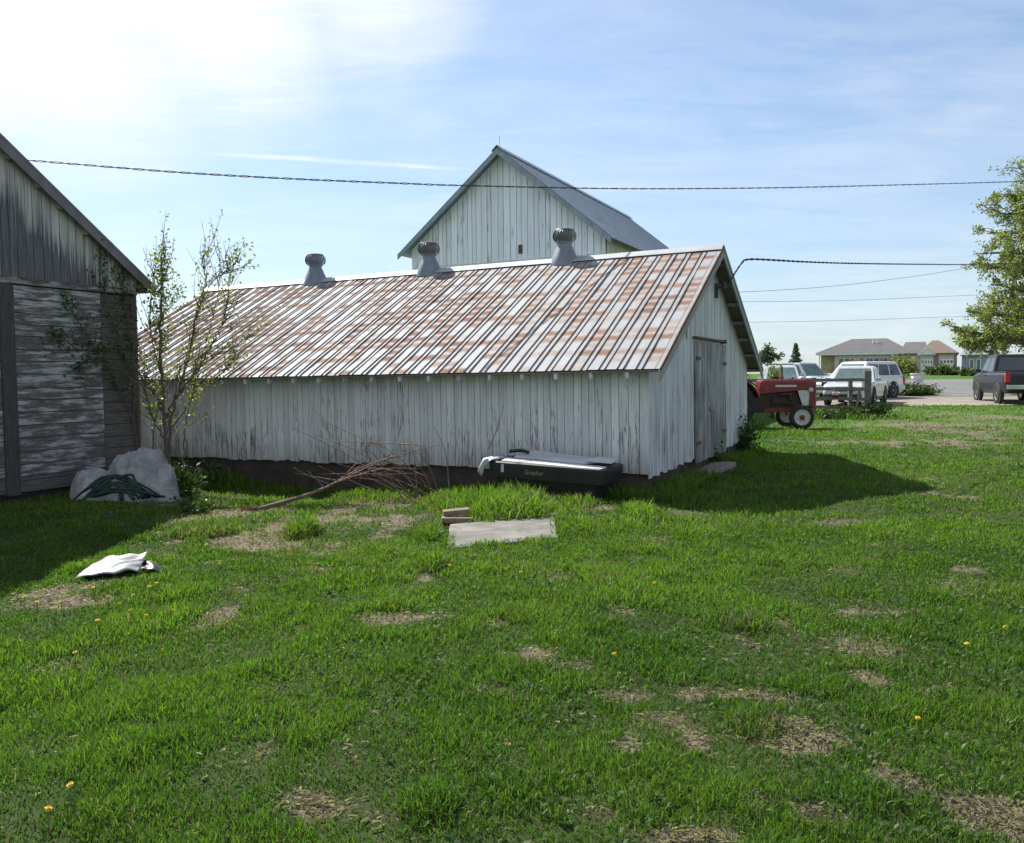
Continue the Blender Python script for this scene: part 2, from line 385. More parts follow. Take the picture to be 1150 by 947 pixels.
M['rubber'] = m_simple('tyre_rubber', (.018, .018, .02), .8, 0, .3, 10)
M['alloy'] = m_metal('wheel_alloy', (.32, .33, .34), .35, .5)
M['cream_rim'] = m_simple('cream_wheel', (.42, .41, .37), .55, 0, .2, 14)
M['tractor'] = m_simple('faded_tractor_red', (.15, .014, .017), .5, 0, .3, 5, .5)
M['tractor_white'] = m_simple('tractor_white', (.46, .46, .44), .5, 0, .2, 12)
M['engine'] = m_simple('greasy_engine', (.035, .018, .016), .6, .2, .4, 10)
M['glass'] = m_glass('car_glass', (.03, .045, .05)); M['wglass'] = m_glass('house_glass', (.06, .075, .09), .1)
M['windscreen'] = m_glass('windscreen_glass', (.09, .14, .14), .08)
M['chrome'] = m_metal('chrome', (.5, .5, .5), .2, .8)
M['blackplastic'] = m_simple('bumper_plastic', (.025, .025, .027), .6)
M['tail'] = m_simple('tail_lamp', (.45, .012, .015), .2, 0, .1)
M['lamp'] = m_simple('clear_lamp', (.55, .57, .58), .12, 0, .1)
M['plate'] = m_simple('licence_plate', (.55, .55, .52), .5)
M['white'] = m_paint('car_white', (.66, .66, .65)); M['silver'] = m_paint('car_silver', (.46, .48, .49)); M['greyblue'] = m_paint('car_grey', (.26, .29, .33)); M['navy'] = m_paint('car_navy', (.005, .006, .011), .45, .1)
M['shingle'] = m_shingle('grey_shingles', (.125, .12, .125)); M['shingle2'] = m_shingle('brown_shingles', (.16, .125, .10)); M['shingle3'] = m_shingle('blue_grey_roof', (.20, .23, .26))
M['siding'] = m_metal('pale_siding', (.56, .49, .465), .8, 0, sc=(1, 1, 9)); M['tan'] = m_metal('tan_brick', (.42, .34, .23), .85, 0, sc=(3, 3, 12))
M['blues'] = m_metal('blue_siding', (.30, .325, .40), .8, 0, sc=(1, 1, 9)); M['wtrim'] = m_simple('white_trim', (.66, .66, .64), .6)
M['brickb'] = m_metal('brown_brick', (.22, .16, .13), .85, 0, sc=(3, 3, 12))
M['yellow'] = m_simple('dandelion_yellow', (.60, .42, .012), .7, 0, .2, 300); M['stem'] = m_simple('dandelion_stem', (.12, .18, .04), .7)
M['orn'] = m_simple('white_plaster', (.66, .66, .64), .7)
def m_tarp():
    t = NT('grey_white_tarp'); c = t.coord(); n = t.noise(c, 3, 6, .6, .8); n2 = t.noise(c, 14, 5, .6, 1.5)
    col = t.mix(t.ramp(n, [(.35, 0), (.68, 1)]), (.23, .23, .23), (.46, .46, .465))
    return t.bsdf(col, .5, 0, t.bump(t.math('ADD', n, t.math('MULTIPLY', n2, 1.0)), 1.0, .05), .4)
M['tarp'] = m_tarp()
def m_tray():
    t = NT('scuffed_white_panel'); c = t.coord(); n = t.noise(c, 4, 5, .6); n2 = t.noise(c, 11, 4)
    col = t.mix(t.ramp(n, [(.56, 0), (.72, .55)]), (.37, .365, .36), (.25, .16, .14))
    col = t.mix(t.ramp(n2, [(.66, 0), (.70, 1)]), col, (.12, .07, .05))
    return t.bsdf(col, .35, 0, t.bump(n, .3, .01), .5)
M['tray'] = m_tray()
# ------------------------------------------------------------------ the low shed
YAW = -0.4541
def vboards(mb, x0, x1, zlo, zhi, fn, w=(.13, .19), gap=.007, th=.022, jit=.02):
    """vertical boards; zhi may be a function of the position; fn(a,z,t)->xyz"""
    a = x0
    while a < x1 - .03:
        b = min(a + random.uniform(*w), x1); b = x1 if x1 - b < .05 else b; e = random.uniform(0, .007); lo = zlo + random.uniform(-jit, jit)
        mb.rnd()
        za = zhi(a) if callable(zhi) else zhi; zb = zhi(b - gap) if callable(zhi) else zhi
        poly = [(a, lo), (b - gap, lo), (b - gap, zb), (a, za)]
        if callable(zhi):
            mid = getattr(zhi, 'peak', None)
            if mid is not None and a < mid < b - gap: poly.insert(3, (mid, zhi(mid)))
        mb.prism(poly, (e, th + e), fn); a = b

shed = thing('low_shed', 'long low white board shed with rust-banded metal roof and three roof ventilators', 'shed', (1.863, 11.5, .30), YAW)
shed.rotation_euler = (0, -.0092, YAW)
SL, SW, SE, SR = 11.5, 7.2, 1.616, 3.538
SS = (SR - SE) / (SW / 2)
def sroof(y): return SE + SS * min(y, SW - y)
sroof.peak = SW / 2
mb = MB(); vboards(mb, -SL, -.10, 0, SE - .03, lambda a, z, t: (a, -t, z), w=(.09, .15), gap=.008); mb.rnd(); mb.box(-.095, .03, -.036, 0, -.01, SE - .03)
fw = mb.build('front_wall', M['shed'], shed)
mb = MB(); mb.box(-SL, -.02, .012, .03, 0, SE - .04); mb.prism([(.03, 0), (SW - .03, 0), (SW - .03, SE - .06), (SW / 2, SR - .06), (.03, SE - .06)], (-.03, -.012), lambda a, z, t: (t, a, z))
mb.build('wall_backing', M['dark'], shed)
mb = MB(); vboards(mb, 0, SW, -.06, lambda y: sroof(y) - .03, lambda a, z, t: (t, a, z)) if False else None
zf = lambda y: sroof(y) - .03
zf.peak = SW / 2
vboards(mb, 0.0, SW, -.05, zf, lambda a, z, t: (t, a, z), w=(.10, .16), jit=.03)
mb.build('gable_wall', M['gable'], shed)
mb = MB(); vboards(mb, -SL, 0, 0, SE - .03, lambda a, z, t: (a, SW + t, z)); vboards(mb, 0, SW, 0, zf, lambda a, z, t: (-SL - t, a, z)); mb.build('rear_wall', M['shed'], shed)
mb = MB(); mb.box(-SL + .03, -.03, .035, .2, -.85, -.004); mb.box(-.19, -.034, .21, SW - .05, -.6, -.06); mb.box(-SL + .03, -.2, SW - .2, SW - .04, -.85, -.004); mb.box(-SL + .03, -SL + .18, .21, SW - .21, -.85, -.004)
mb.build('foundation', M['found'], shed)
# sheet-metal roof with paired ribs
OG, OE = .28, .36
def slope_sheet(front):
    xs = []; x = -SL - OG
    k = math.ceil((x + .06) / RIB)
    xs.append((x, 0))
    while k * RIB < OG - .06:
        c = k * RIB
        for d, h in ((-.056, 0), (-.044, .019), (-.032, 0), (.032, 0), (.044, .019), (.056, 0)): xs.append((c + d, h))
        k += 1
    xs.append((OG, 0))
    ys = np.linspace(-OE, SW / 2 - .01, 9) if front else np.linspace(SW / 2 + .01, SW + OE, 5)
    n = len(xs); mb = MB(); vs = []
    wob = [random.uniform(-.006, .006) for _ in range(400)]
    for j, y in enumerate(ys):
        for i, (xx, h) in enumerate(xs):
            nz = 1 / math.hypot(1, SS); ny = (-SS if front else SS) / math.hypot(1, SS)
            hh = h + (wob[(i // 6 * 7 + j * 13) % 400] if 0 < j < len(ys) - 1 else wob[(i // 6 * 3) % 400] * .8)
            vs.append((xx, y + ny * hh, sroof(y) + .012 + nz * hh))
    fs = [(j * n + i, j * n + i + 1, (j + 1) * n + i + 1, (j + 1) * n + i) for j in range(len(ys) - 1) for i in range(n - 1)]
    mb.add(vs, fs); return mb
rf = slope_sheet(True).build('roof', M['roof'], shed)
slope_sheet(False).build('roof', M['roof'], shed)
mb = MB()
for s in (1, -1):
    f = (lambda y: y) if s == 1 else (lambda y: SW - y)
    mb.prism([(f(-OE + .02), sroof(-OE + .02) - .02), (f(SW / 2 - .003), SR - .02), (f(SW / 2 - .003), SR - .036), (f(-OE + .02), sroof(-OE + .02) - .036)], (-SL - OG + .01, OG - .01), lambda a, z, t: (t, a, z))
mb.build('roof_deck', M['soffit'], shed)
mb = MB()
mb.prism([(SW / 2 - .17, SR - SS * .17 + .040), (SW / 2, SR + .055), (SW / 2 + .17, SR - SS * .17 + .040), (SW / 2 + .17, SR - SS * .17 + .034), (SW / 2, SR + .048), (SW / 2 - .17, SR - SS * .17 + .034)], (-SL - OG - .01, OG + .012), lambda a, z, t: (t, a, z))
mb.build('ridge_cap', M['ridge'], rf)
for s in (1, -1):
    f = (lambda y: y) if s == 1 else (lambda y: SW - y)
    mb = MB(); mb.prism([(f(-OE - .01), sroof(-OE) - .012), (f(SW / 2), SR - .005), (f(SW / 2), SR - .16), (f(-OE - .01), sroof(-OE) - .17)], (OG - .012, OG + .014), lambda a, z, t: (t, a, z)); mb.build('rake_board', M['rake'], shed)
    mb = MB(); mb.prism([(f(-OE - .02), sroof(-OE) + .030), (f(SW / 2), SR + .036), (f(SW / 2), SR - .03), (f(-OE - .02), sroof(-OE) - .03)], (OG + .016, OG + .024), lambda a, z, t: (t, a, z)); mb.build('rake_flashing', M['rust'] if s == 1 else M['barntrim'], shed)
x = -.18
while x > -SL:
    mb = MB(); mb.rnd(); mb.prism([(-.33, sroof(-.33) - .045), (-.003, sroof(0) - .045), (-.003, sroof(0) - .14), (-.33, sroof(-.33) - .125)], (x - .024, x + .024), lambda a, z, t: (t, a, z)); mb.build('rafter_tail', M['gable'], shed); x -= .52
for k in range(7):
    for s in (0, 1):
        y = -.2 + k * .58; yy = y if s == 0 else SW - y
        mb = MB(); mb.box(-.01, OG - .016, yy - .04, yy + .04, sroof(y) - .115, sroof(y) - .05); mb.build('purlin', M['purlin'], shed)
# doors
for (ya, yb) in ((2.5, 3.62), (3.65, 4.88)):
    mb = MB(); vboards(mb, ya, yb, -.10, 1.9, lambda a, z, t: (.034 + t, a, z), w=(.11, .17), jit=.012); d = mb.build('door', M['door'], shed)
    for z in ((.22, 1.62) if ya < 3 else (.3, 1.55)):
        mb = MB(); mb.box(.066, .074, (ya + .02) if ya < 3 else yb - .32, (ya + .32) if ya < 3 else yb - .02, z - .03, z + .03); mb.build('hinge', M['rust'], d)
    if ya < 3:
        mb = MB(); mb.box(.066, .08, 3.5, 3.585, .72, .80); mb.tube([(.09, 3.52, .74), (.11, 3.54, .70), (.09, 3.56, .74)], .008); mb.build('hasp', M['galv'], d)
mb = MB(); mb.box(.036, .10, 2.42, 4.72, 1.94, 1.975); mb.box(.03, .11, 4.60, 4.72, 1.92, 1.99); mb.build('door_track', M['rust'], shed)
mb = MB(); mb.box(.036, .05, 2.0, 2.06, 1.92, 2.22); mb.build('wooden_cleat', M['door'], shed)
mb = MB(); mb.prism([(2.3, .03), (4.1, .03), (4.0, .42), (2.5, .36)], (-.5, -.21), lambda a, b, z: (b, a, z)); st = mb.build('door_step', M['step'], shed, bevel=.015)
# ventilators
for vx, ang, old in ((-2.667, .2, 1), (-5.64, .9, 1), (-8.54, 1.7, 0)):
    mb = MB(); mz = Matrix.Translation((vx, SW / 2, SR)) @ Matrix.Rotation(PI / 4 - YAW * 0, 4, 'Z')
    mb.lathe([(.29, -.18), (.285, -.10), (.235, .05), (.175, .19), (.14, .27), (.13, .315), (.165, .33), (.165, .345), (.14, .35)], 20 if not old else 4 * 5, mz)
    v = mb.build('roof_ventilator', M['galv'], shed, smooth=True)
    mb = MB(); n = 26
    for k in range(n):
        a0 = 2 * PI * k / n + ang; rows = []
        for j in range(7):
            q = j / 6; r = .155 + .058 * math.sin(PI * (.12 + .8 * q)) ; a1 = a0 + .28 * q; z = .345 + .215 * q
            for dr, da in ((0, 0), (.012 if 0 < j < 6 else .002, .13)):
                rows.append(mz @ Vector(((r + dr) * math.cos(a1 + da), (r + dr) * math.sin(a1 + da), z)))
        mb.add(rows, [(2 * j, 2 * j + 1, 2 * j + 3, 2 * j + 2) for j in range(6)])
    mb.lathe([(.14, .345), (.16, .40), (.17, .45), (.155, .52), (.13, .556)], 20, mz)
    mb.lathe([(.18, .556), (.17, .572), (.10, .588), (.01, .594)], 20, mz)
    mb.build('turbine', M['galv_dark'] if old else M['galv'], v)
# service wire bracket
mb = MB(); mb.box(.03, .08, 4.08, 4.16, 2.72, 2.98); mb.tube([(.06, 4.12, 2.9), (.2, 4.12, 2.93)], .02); mb.tube([(.19, 4.12, 2.88), (.19, 4.12, 3.0)], .035, 10); mb.build('wire_bracket', M['iron'], shed)
BRK = Matrix.Translation((1.863, 11.5, .30)) @ Matrix.Rotation(YAW, 4, 'Z') @ Vector((.22, 4.12, 2.94))

# ------------------------------------------------------------------ the tall barn
barn = thing('tall_barn', 'tall white gabled barn with grey metal roof standing behind the low shed', 'barn', (-.234, 30.6, 0), -.4523)
BW, BE, BR, BL, BO = 3.89, 6.56, 9.72, 13.96, .495
BS = (BR - BE) / BW
def broof(x): return BE + BS * (BW - abs(x))
bz = lambda x: broof(x) - .08
bz.peak = 0
mb = MB(); vboards(mb, -BW, BW, 5.78, bz, lambda a, z, t: (a, -.03 - t, z), w=(.16, .28), gap=.018, jit=.02); vboards(mb, -BW, BW, -.6, 5.9, lambda a, z, t: (a, -t, z), w=(.24, .32), gap=.012)
mb.build('gable_wall', M['barn'], barn)
mb = MB(); vboards(mb, 0, BL, -.6, BE - .1, lambda a, z, t: (BW + t, a, z), w=(.24, .32), gap=.012); mb.build('side_wall', M['barn_side'], barn)
mb = MB(); vboards(mb, 0, BL, -.6, BE - .1, lambda a, z, t: (-BW - t, a, z), w=(.24, .32), gap=.012); vboards(mb, -BW, BW, -.6, bz, lambda a, z, t: (a, BL + t, z), w=(.24, .32), gap=.012); mb.build('rear_wall', M['barn'], barn)
mb = MB(); mb.prism([(-BW + .05, -.6), (BW - .05, -.6), (BW - .05, BE - .1), (0, BR - .15), (-BW + .05, BE - .1)], (.01, BL - .01), lambda a, z, t: (a, t, z)); mb.build('wall_backing', M['dark'], barn)
eo = BO * .7
for s in (1, -1):
    mb = MB(); nx = 60; ys = np.linspace(-BO, BL + BO, nx)
    for i in range(nx - 1):
        pass
    mb.prism([(0, BR), (s * (BW + eo), BE - BS * eo), (s * (BW + eo), BE - BS * eo - .05), (0, BR - .06)], (-BO, BL + BO), lambda a, z, t: (a, t, z))
    y = -BO + .03
    while y < BL + BO:
        mb.prism([(0, BR + .025), (s * (BW + eo), BE - BS * eo + .025), (s * (BW + eo), BE - BS * eo - .01), (0, BR - .01)], (y, y + .05), lambda a, z, t: (a, t, z)); y += .6
    r = mb.build('roof', M['barnroof'], barn)
    mb = MB(); mb.prism([(0, BR - .02), (s * (BW + eo), BE - BS * eo - .02), (s * (BW + eo), BE - BS * eo - .22), (0, BR - .24)], (-BO - .03, -BO - .004), lambda a, z, t: (a, t, z)); mb.build('rake_board', M['barntrim'], barn)
mb = MB(); mb.prism([(-.2, BR - .13), (0, BR + .05), (.2, BR - .13), (.2, BR - .10), (0, BR + .085), (-.2, BR - .10)], (-BO - .05, BL + BO + .02), lambda a, z, t: (a, t, z)); mb.build('ridge_cap', M['barntrim'], barn)
mb = MB(); mb.tube([(0, -BO + .2, BR + .05), (0, -BO + .2, BR + .45)], .007, 5); mb.build('lightning_rod', M['iron'], barn)
mb = MB(); mb.box(.60, .76, -.075, -.058, 6.0, 6.32); mb.build('boarded_hole', M['rust'], barn)

# ------------------------------------------------------------------ the old shed at the left
old = thing('old_shed', 'dark weathered grey plank shed with peeling paint at the edge of the yard', 'shed', (-6.46 * .93, 14.54 * .93, .10), YAW); old.scale = (.93, .93, .93)
OS, OZ, OR = .73, 3.5, 3.8
def oroof(y): return OZ + OS * min(-y, 2 * OR + y)
oz = lambda y: oroof(y) - .05
oz.peak = -OR
def planks(mb, y0, y1, z0, z1, h=(.15, .21)):
    z = z0
    while z < z1 - .02:
        b = min(z + random.uniform(*h), z1); cuts = [y0, y1]
        if y1 - y0 > 2 and random.random() < .5: cuts.insert(1, random.uniform(y0 + .4, y1 - .4))
        for p, q in zip(cuts[:-1], cuts[1:]):
            mb.rnd(); e = random.uniform(0, .012); tl = random.uniform(-.012, .012)
            mb.add([(x, y, zz + (tl if y == q else 0)) for zz in (z, b - .010) for y in (p + .003, q - .003) for x in (0, .024 + e)], [(0, 2, 3, 1), (4, 5, 7, 6), (0, 1, 5, 4), (2, 6, 7, 3), (0, 4, 6, 2), (1, 3, 7, 5)])
        z = b
mb = MB(); planks(mb, -2.2, -.72, .22, 3.10); planks(mb, -7.6, -2.42, .22, 3.10); mb.build('plank_wall', M['oldplank'], old)
mb = MB(); planks(mb, -.715, 0, .02, 3.10); planks(mb, -2.2, -.72, -.02, .22); planks(mb, -7.6, -2.42, -.02, .22); mb.build('bare_plank_wall', M['oldplain'], old)
mb = MB(); vboards(mb, -7.6, 0, 3.17, oz, lambda a, z, t: (t, a, z), w=(.11, .16), gap=.010); mb.build('gable_wall', M['oldgable'], old)
mb = MB(); mb.rnd(); mb.box(.03, .075, -7.6, -.34, 3.10, 3.20); mb.rnd(); mb.box(0, .05, -.34, 0, 3.105, 3.165); mb.build('trim_board', M['oldtrim'], old)
mb = MB(); mb.rnd(); mb.box(.0, .07, -2.42, -2.31, -.05, 3.10); mb.rnd(); mb.box(.0, .055, -2.31, -2.2, -.05, 3.10); mb.build('door_post', M['oldpost'], old)
mb = MB(); mb.rnd(); mb.box(-.06, -.005, -7.6, -.02, -.3, 3.12); mb.prism([(-7.55, 3.1), (-.05, 3.1), (-.05, OZ - .1), (-OR, oroof(-OR) - .15), (-7.55, OZ - .1)], (-.06, -.005), lambda a, z, t: (t, a, z)); mb.build('wall_backing', M['dark'], old)
mb = MB(); vboards(mb, -6, 0, -.2, OZ - .06, lambda a, z, t: (a, t, z), w=(.14, .2)); mb.build('side_wall', M['oldgable'], old); mb = MB(); vboards(mb, -6, 0, -.2, OZ - .06, lambda a, z, t: (a, -7.6 - t, z), w=(.14, .2)); mb.build('side_wall', M['oldgable'], old)
for s in (1, -1):
    f = (lambda y: y) if s == 1 else (lambda y: -2 * OR - y)
    mb = MB(); mb.prism([(f(.3), OZ - OS * .3), (f(-OR), OZ + OS * OR), (f(-OR), OZ + OS * OR - .05), (f(.3), OZ - OS * .3 - .045)], (-6.2, .17), lambda a, z, t: (t, a, z)); mb.build('roof', M['oldroof'], old)
    mb = MB(); mb.prism([(f(.29), OZ - OS * .3 - .03), (f(-OR), OZ + OS * OR - .04), (f(-OR), OZ + OS * OR - .22), (f(.29), OZ - OS * .3 - .19)], (.13, .165), lambda a, z, t: (t, a, z)); mb.build('rake_board', M['oldroof'], old)
for y in (-.95, -1.4, -1.75, -2.2, -2.7):
    mb = MB(); mb.box(.01, .125, y - .045, y + .045, oroof(y) - .20, oroof(y) - .10); mb.build('purlin', M['purlin'], old)
mb = MB(); mb.box(-.2, .1, .02, .24, OZ - OS * .3 - .12, OZ - OS * .3 - .04); mb.build('eave_block', M['oldpost'], old)

# ------------------------------------------------------------------ houses far across the road
def window(parent, x0, x1, z0, z1, y, mull=1, d=-1):
    mb = MB(); t = .09
    for a in ((x0 - t, x1 + t, z1, z1 + t), (x0 - t, x1 + t, z0 - t, z0), (x0 - t, x0, z0, z1), (x1, x1 + t, z0, z1)):
        mb.box(a[0], a[1], y + d * .06, y, a[2], a[3])
    for k in range(1, mull):
        xx = x0 + (x1 - x0) * k / mull; mb.box(xx - .04, xx + .04, y + d * .055, y - d * 0, z0, z1)
    w = mb.build('window', M['wtrim'], parent)
    mb = MB(); mb.box(x0, x1, y + d * .03, y - .003 * d, z0, z1); mb.build('pane', M['wglass'], w)
def hip(mb, x0, x1, y0, y1, z, h, rx0, rx1, oh=.5):
    """hip roof; ridge from rx0 to rx1"""
    ym = (y0 + y1) / 2; a = [(x0 - oh, y0 - oh, z), (x1 + oh, y0 - oh, z), (x1 + oh, y1 + oh, z), (x0 - oh, y1 + oh, z)]
    b = [(p[0], p[1], z - .2) for p in a]; r = [(rx0, ym, z + h), (rx1, ym, z + h)]
    mb.add(a + b + r, [(0, 1, 9, 8), (1, 2, 9), (2, 3, 8, 9), (3, 0, 8), (4, 5, 1, 0), (5, 6, 2, 1), (6, 7, 3, 2), (7, 4, 0, 3), (7, 6, 5, 4)])
def site(px, depth, sink=0):
    p = at(px, 419, depth); return (p.x, p.y, tz(p.x, p.y) - sink), -math.atan2(p.x, p.y)
HD = 115; k = HD / F
def hx(px, c): return (px - c) * k * .93
loc, rz = site(968, HD)
h1 = thing('hip_roof_house', 'wide one-storey house with grey hipped roof and pale walls across the road', 'house', loc, rz)
mb = MB(); mb.box(hx(937, 968), hx(1016, 968), 0, 8, -.5, 2.75); mb.build('wall', M['siding'], h1)
mb = MB(); mb.box(hx(921, 968), hx(937, 968) - .01, .8, 7.5, -.5, 2.7); mb.build('side_wall', M['tan'], h1)
mb = MB(); hip(mb, hx(920, 968), hx(1018, 968), 0, 8, 2.95, 2.0, hx(956, 968), hx(996, 968)); rr = mb.build('roof', M['shingle'], h1)
mb = MB(); mb.box(hx(920, 968) - .52, hx(1018, 968) + .52, -.56, -.505, 2.62, 2.93); mb.build('gutter', M['wtrim'], h1)
for p in (942, 980, 985): mb = MB(); mb.tube([(hx(p, 968), 2.4, 3.5), (hx(p, 968), 2.4, 4.75 if p > 950 else 4.1)], .09, 8); mb.build('vent_pipe', M['wtrim'], rr)
for a, b, n in ((942, 947, 1), (948.5, 953.5, 1), (955, 959, 1), (965, 970, 1), (973, 979, 2), (982, 986, 1), (992, 995.5, 1), (1007, 1012, 1)): window(h1, hx(a, 968), hx(b, 968), .75, 2.15, 0, n)
mb = MB(); mb.box(hx(988, 968), hx(990.5, 968), -.04, -.002, 0, 2.1); mb.build('door', M['blues'], h1)
mb = MB(); mb.tube([(hx(919.5, 968), .2, -.3), (hx(919.5, 968), .2, 2.75)], .07, 6); mb.build('porch_post', M['wtrim'], h1)
HD2 = 108; k2 = HD2 / F
loc, rz = site(1050, HD2)
def gx(px): return (px - 1050) * k2 * .88
h2 = thing('garage_house', 'brown-roofed house with two pale garage doors across the road', 'house', loc, rz)
mb = MB(); mb.box(gx(1032), gx(1074), 0, 8, -.5, 2.5); mb.box(gx(1012), gx(1031.5), 2, 8, -.5, 2.5); mb.build('wall', M['siding'], h2)
mb = MB(); mb.box(gx(1048.5), gx(1053.5), -.10, -.005, -.5, 2.45); mb.build('brick_pier', M['brickb'], h2); mb = MB(); mb.box(gx(1071.5), gx(1074) + .05, -.10, -.005, -.5, 2.45); mb.build('brick_pier', M['brickb'], h2)
for a, b in ((1034.5, 1047.5), (1055, 1070.5)):
    mb = MB(); mb.box(gx(a), gx(b), -.05, -.003, -.1, 1.95)
    g = mb.build('garage_door', M['wtrim'], h2)
    mb = MB()
    for q in range(4):
        w = (gx(b) - gx(a)) / 4; mb.box(gx(a) + q * w + .08, gx(a) + (q + 1) * w - .08, -.056, -.051, 1.4, 1.75)
    mb.build('pane', M['wglass'], g)
mb = MB(); hip(mb, gx(1033), gx(1073), 0, 8, 2.7, 1.75, gx(1046), gx(1054), .35); mb.build('roof', M['shingle2'], h2)
mb = MB(); hip(mb, gx(1010), gx(1040), 2, 8.5, 2.75, 1.6, gx(1014), gx(1038), .3); mb.build('roof', M['shingle'], h2)
mb = MB(); mb.prism([(gx(1031.5) - .2, 2.5), (gx(1041), 3.45), (gx(1050.5), 2.5)], (-.52, -.42), lambda a, z, t: (a, t, z)); mb.prism([(gx(1031.5) - .3, 2.48), (gx(1041), 3.60), (gx(1050.8), 2.48), (gx(1050.2), 2.40), (gx(1041), 3.45), (gx(1032), 2.40)], (-.6, -.53), lambda a, z, t: (a, t, z)); mb.build('front_gable', M['wtrim'], h2)
HD3 = 100; k3 = HD3 / F
loc, rz = site(1093, HD3)
def sx_(px): return (px - 1093) * k3 * .85
h3 = thing('blue_cottage', 'small blue-grey house with a low roof under the big tree', 'house', loc, rz - .2)
mb = MB(); mb.box(sx_(1079), sx_(1110), 0, 6, -.5, 2.35); mb.prism([(0, 2.35), (6, 2.35), (3, 3.3)], (sx_(1079), sx_(1110)), lambda a, z, t: (t, a, z)); mb.build('wall', M['blues'], h3)
mb = MB(); mb.prism([(-.4, 2.28), (3, 3.42), (6.4, 2.28), (6.4, 2.4), (3, 3.55), (-.4, 2.4)], (sx_(1078), sx_(1111)), lambda a, z, t: (t, a, z)); mb.build('roof', M['shingle3'], h3)
for a, b in ((1089, 1093), (1097, 1101)): window(h3, sx_(a), sx_(b), .6, 1.8, 0)
# ------------------------------------------------------------------ vehicles
def panel(mb, A, B, C, D, u0, u1, v0, v1, out=.012, th=.008, skew=(0, 0)):
    A, B, C, D = map(Vector, (A, B, C, D))
    P = lambda u, v: (A * (1 - u) + B * u) * (1 - v) + (D * (1 - u) + C * u) * v
    nrm = (B - A).cross(D - A).normalized()
    q = [P(u0, v0), P(u1, v0), P(u1 + skew[1], v1), P(u0 + skew[0], v1)]
    vs = [p + nrm * (out - th) for p in q] + [p + nrm * out for p in q]
    mb.add(vs, [(3, 2, 1, 0), (4, 5, 6, 7), (0, 1, 5, 4), (1, 2, 6, 5), (2, 3, 7, 6), (3, 0, 4, 7)])
def wheel(parent, x, y, r, w, rim, side, tyre_w=None):
    Mx = Matrix.Translation((x, y, r)) @ Matrix.Rotation(-side * PI / 2, 4, 'X')
    mb = MB(); mb.lathe([(r * .10, w * .40), (r * .13, w * .40), (r * .14, w * .30), (r * .38, w * .22), (r * .56, w * .30), (r * .64, w * .42), (r * .66, w * .42), (r * .66, -w * .4), (r * .1, -w * .4)], 20, Mx)
    wl = mb.build('wheel', rim, parent, smooth=False)
    mb = MB(); mb.lathe([(r * .655, w * .44), (r * .70, w * .5), (r * .9, w * .5), (r * .98, w * .38), (r, w * .2), (r, -w * .2), (r * .98, -w * .38), (r * .9, -w * .5), (r * .655, -w * .44)], 28, Mx, cap=False)
    mb.build('tyre', M['rubber'], wl, smooth=True)
    return wl
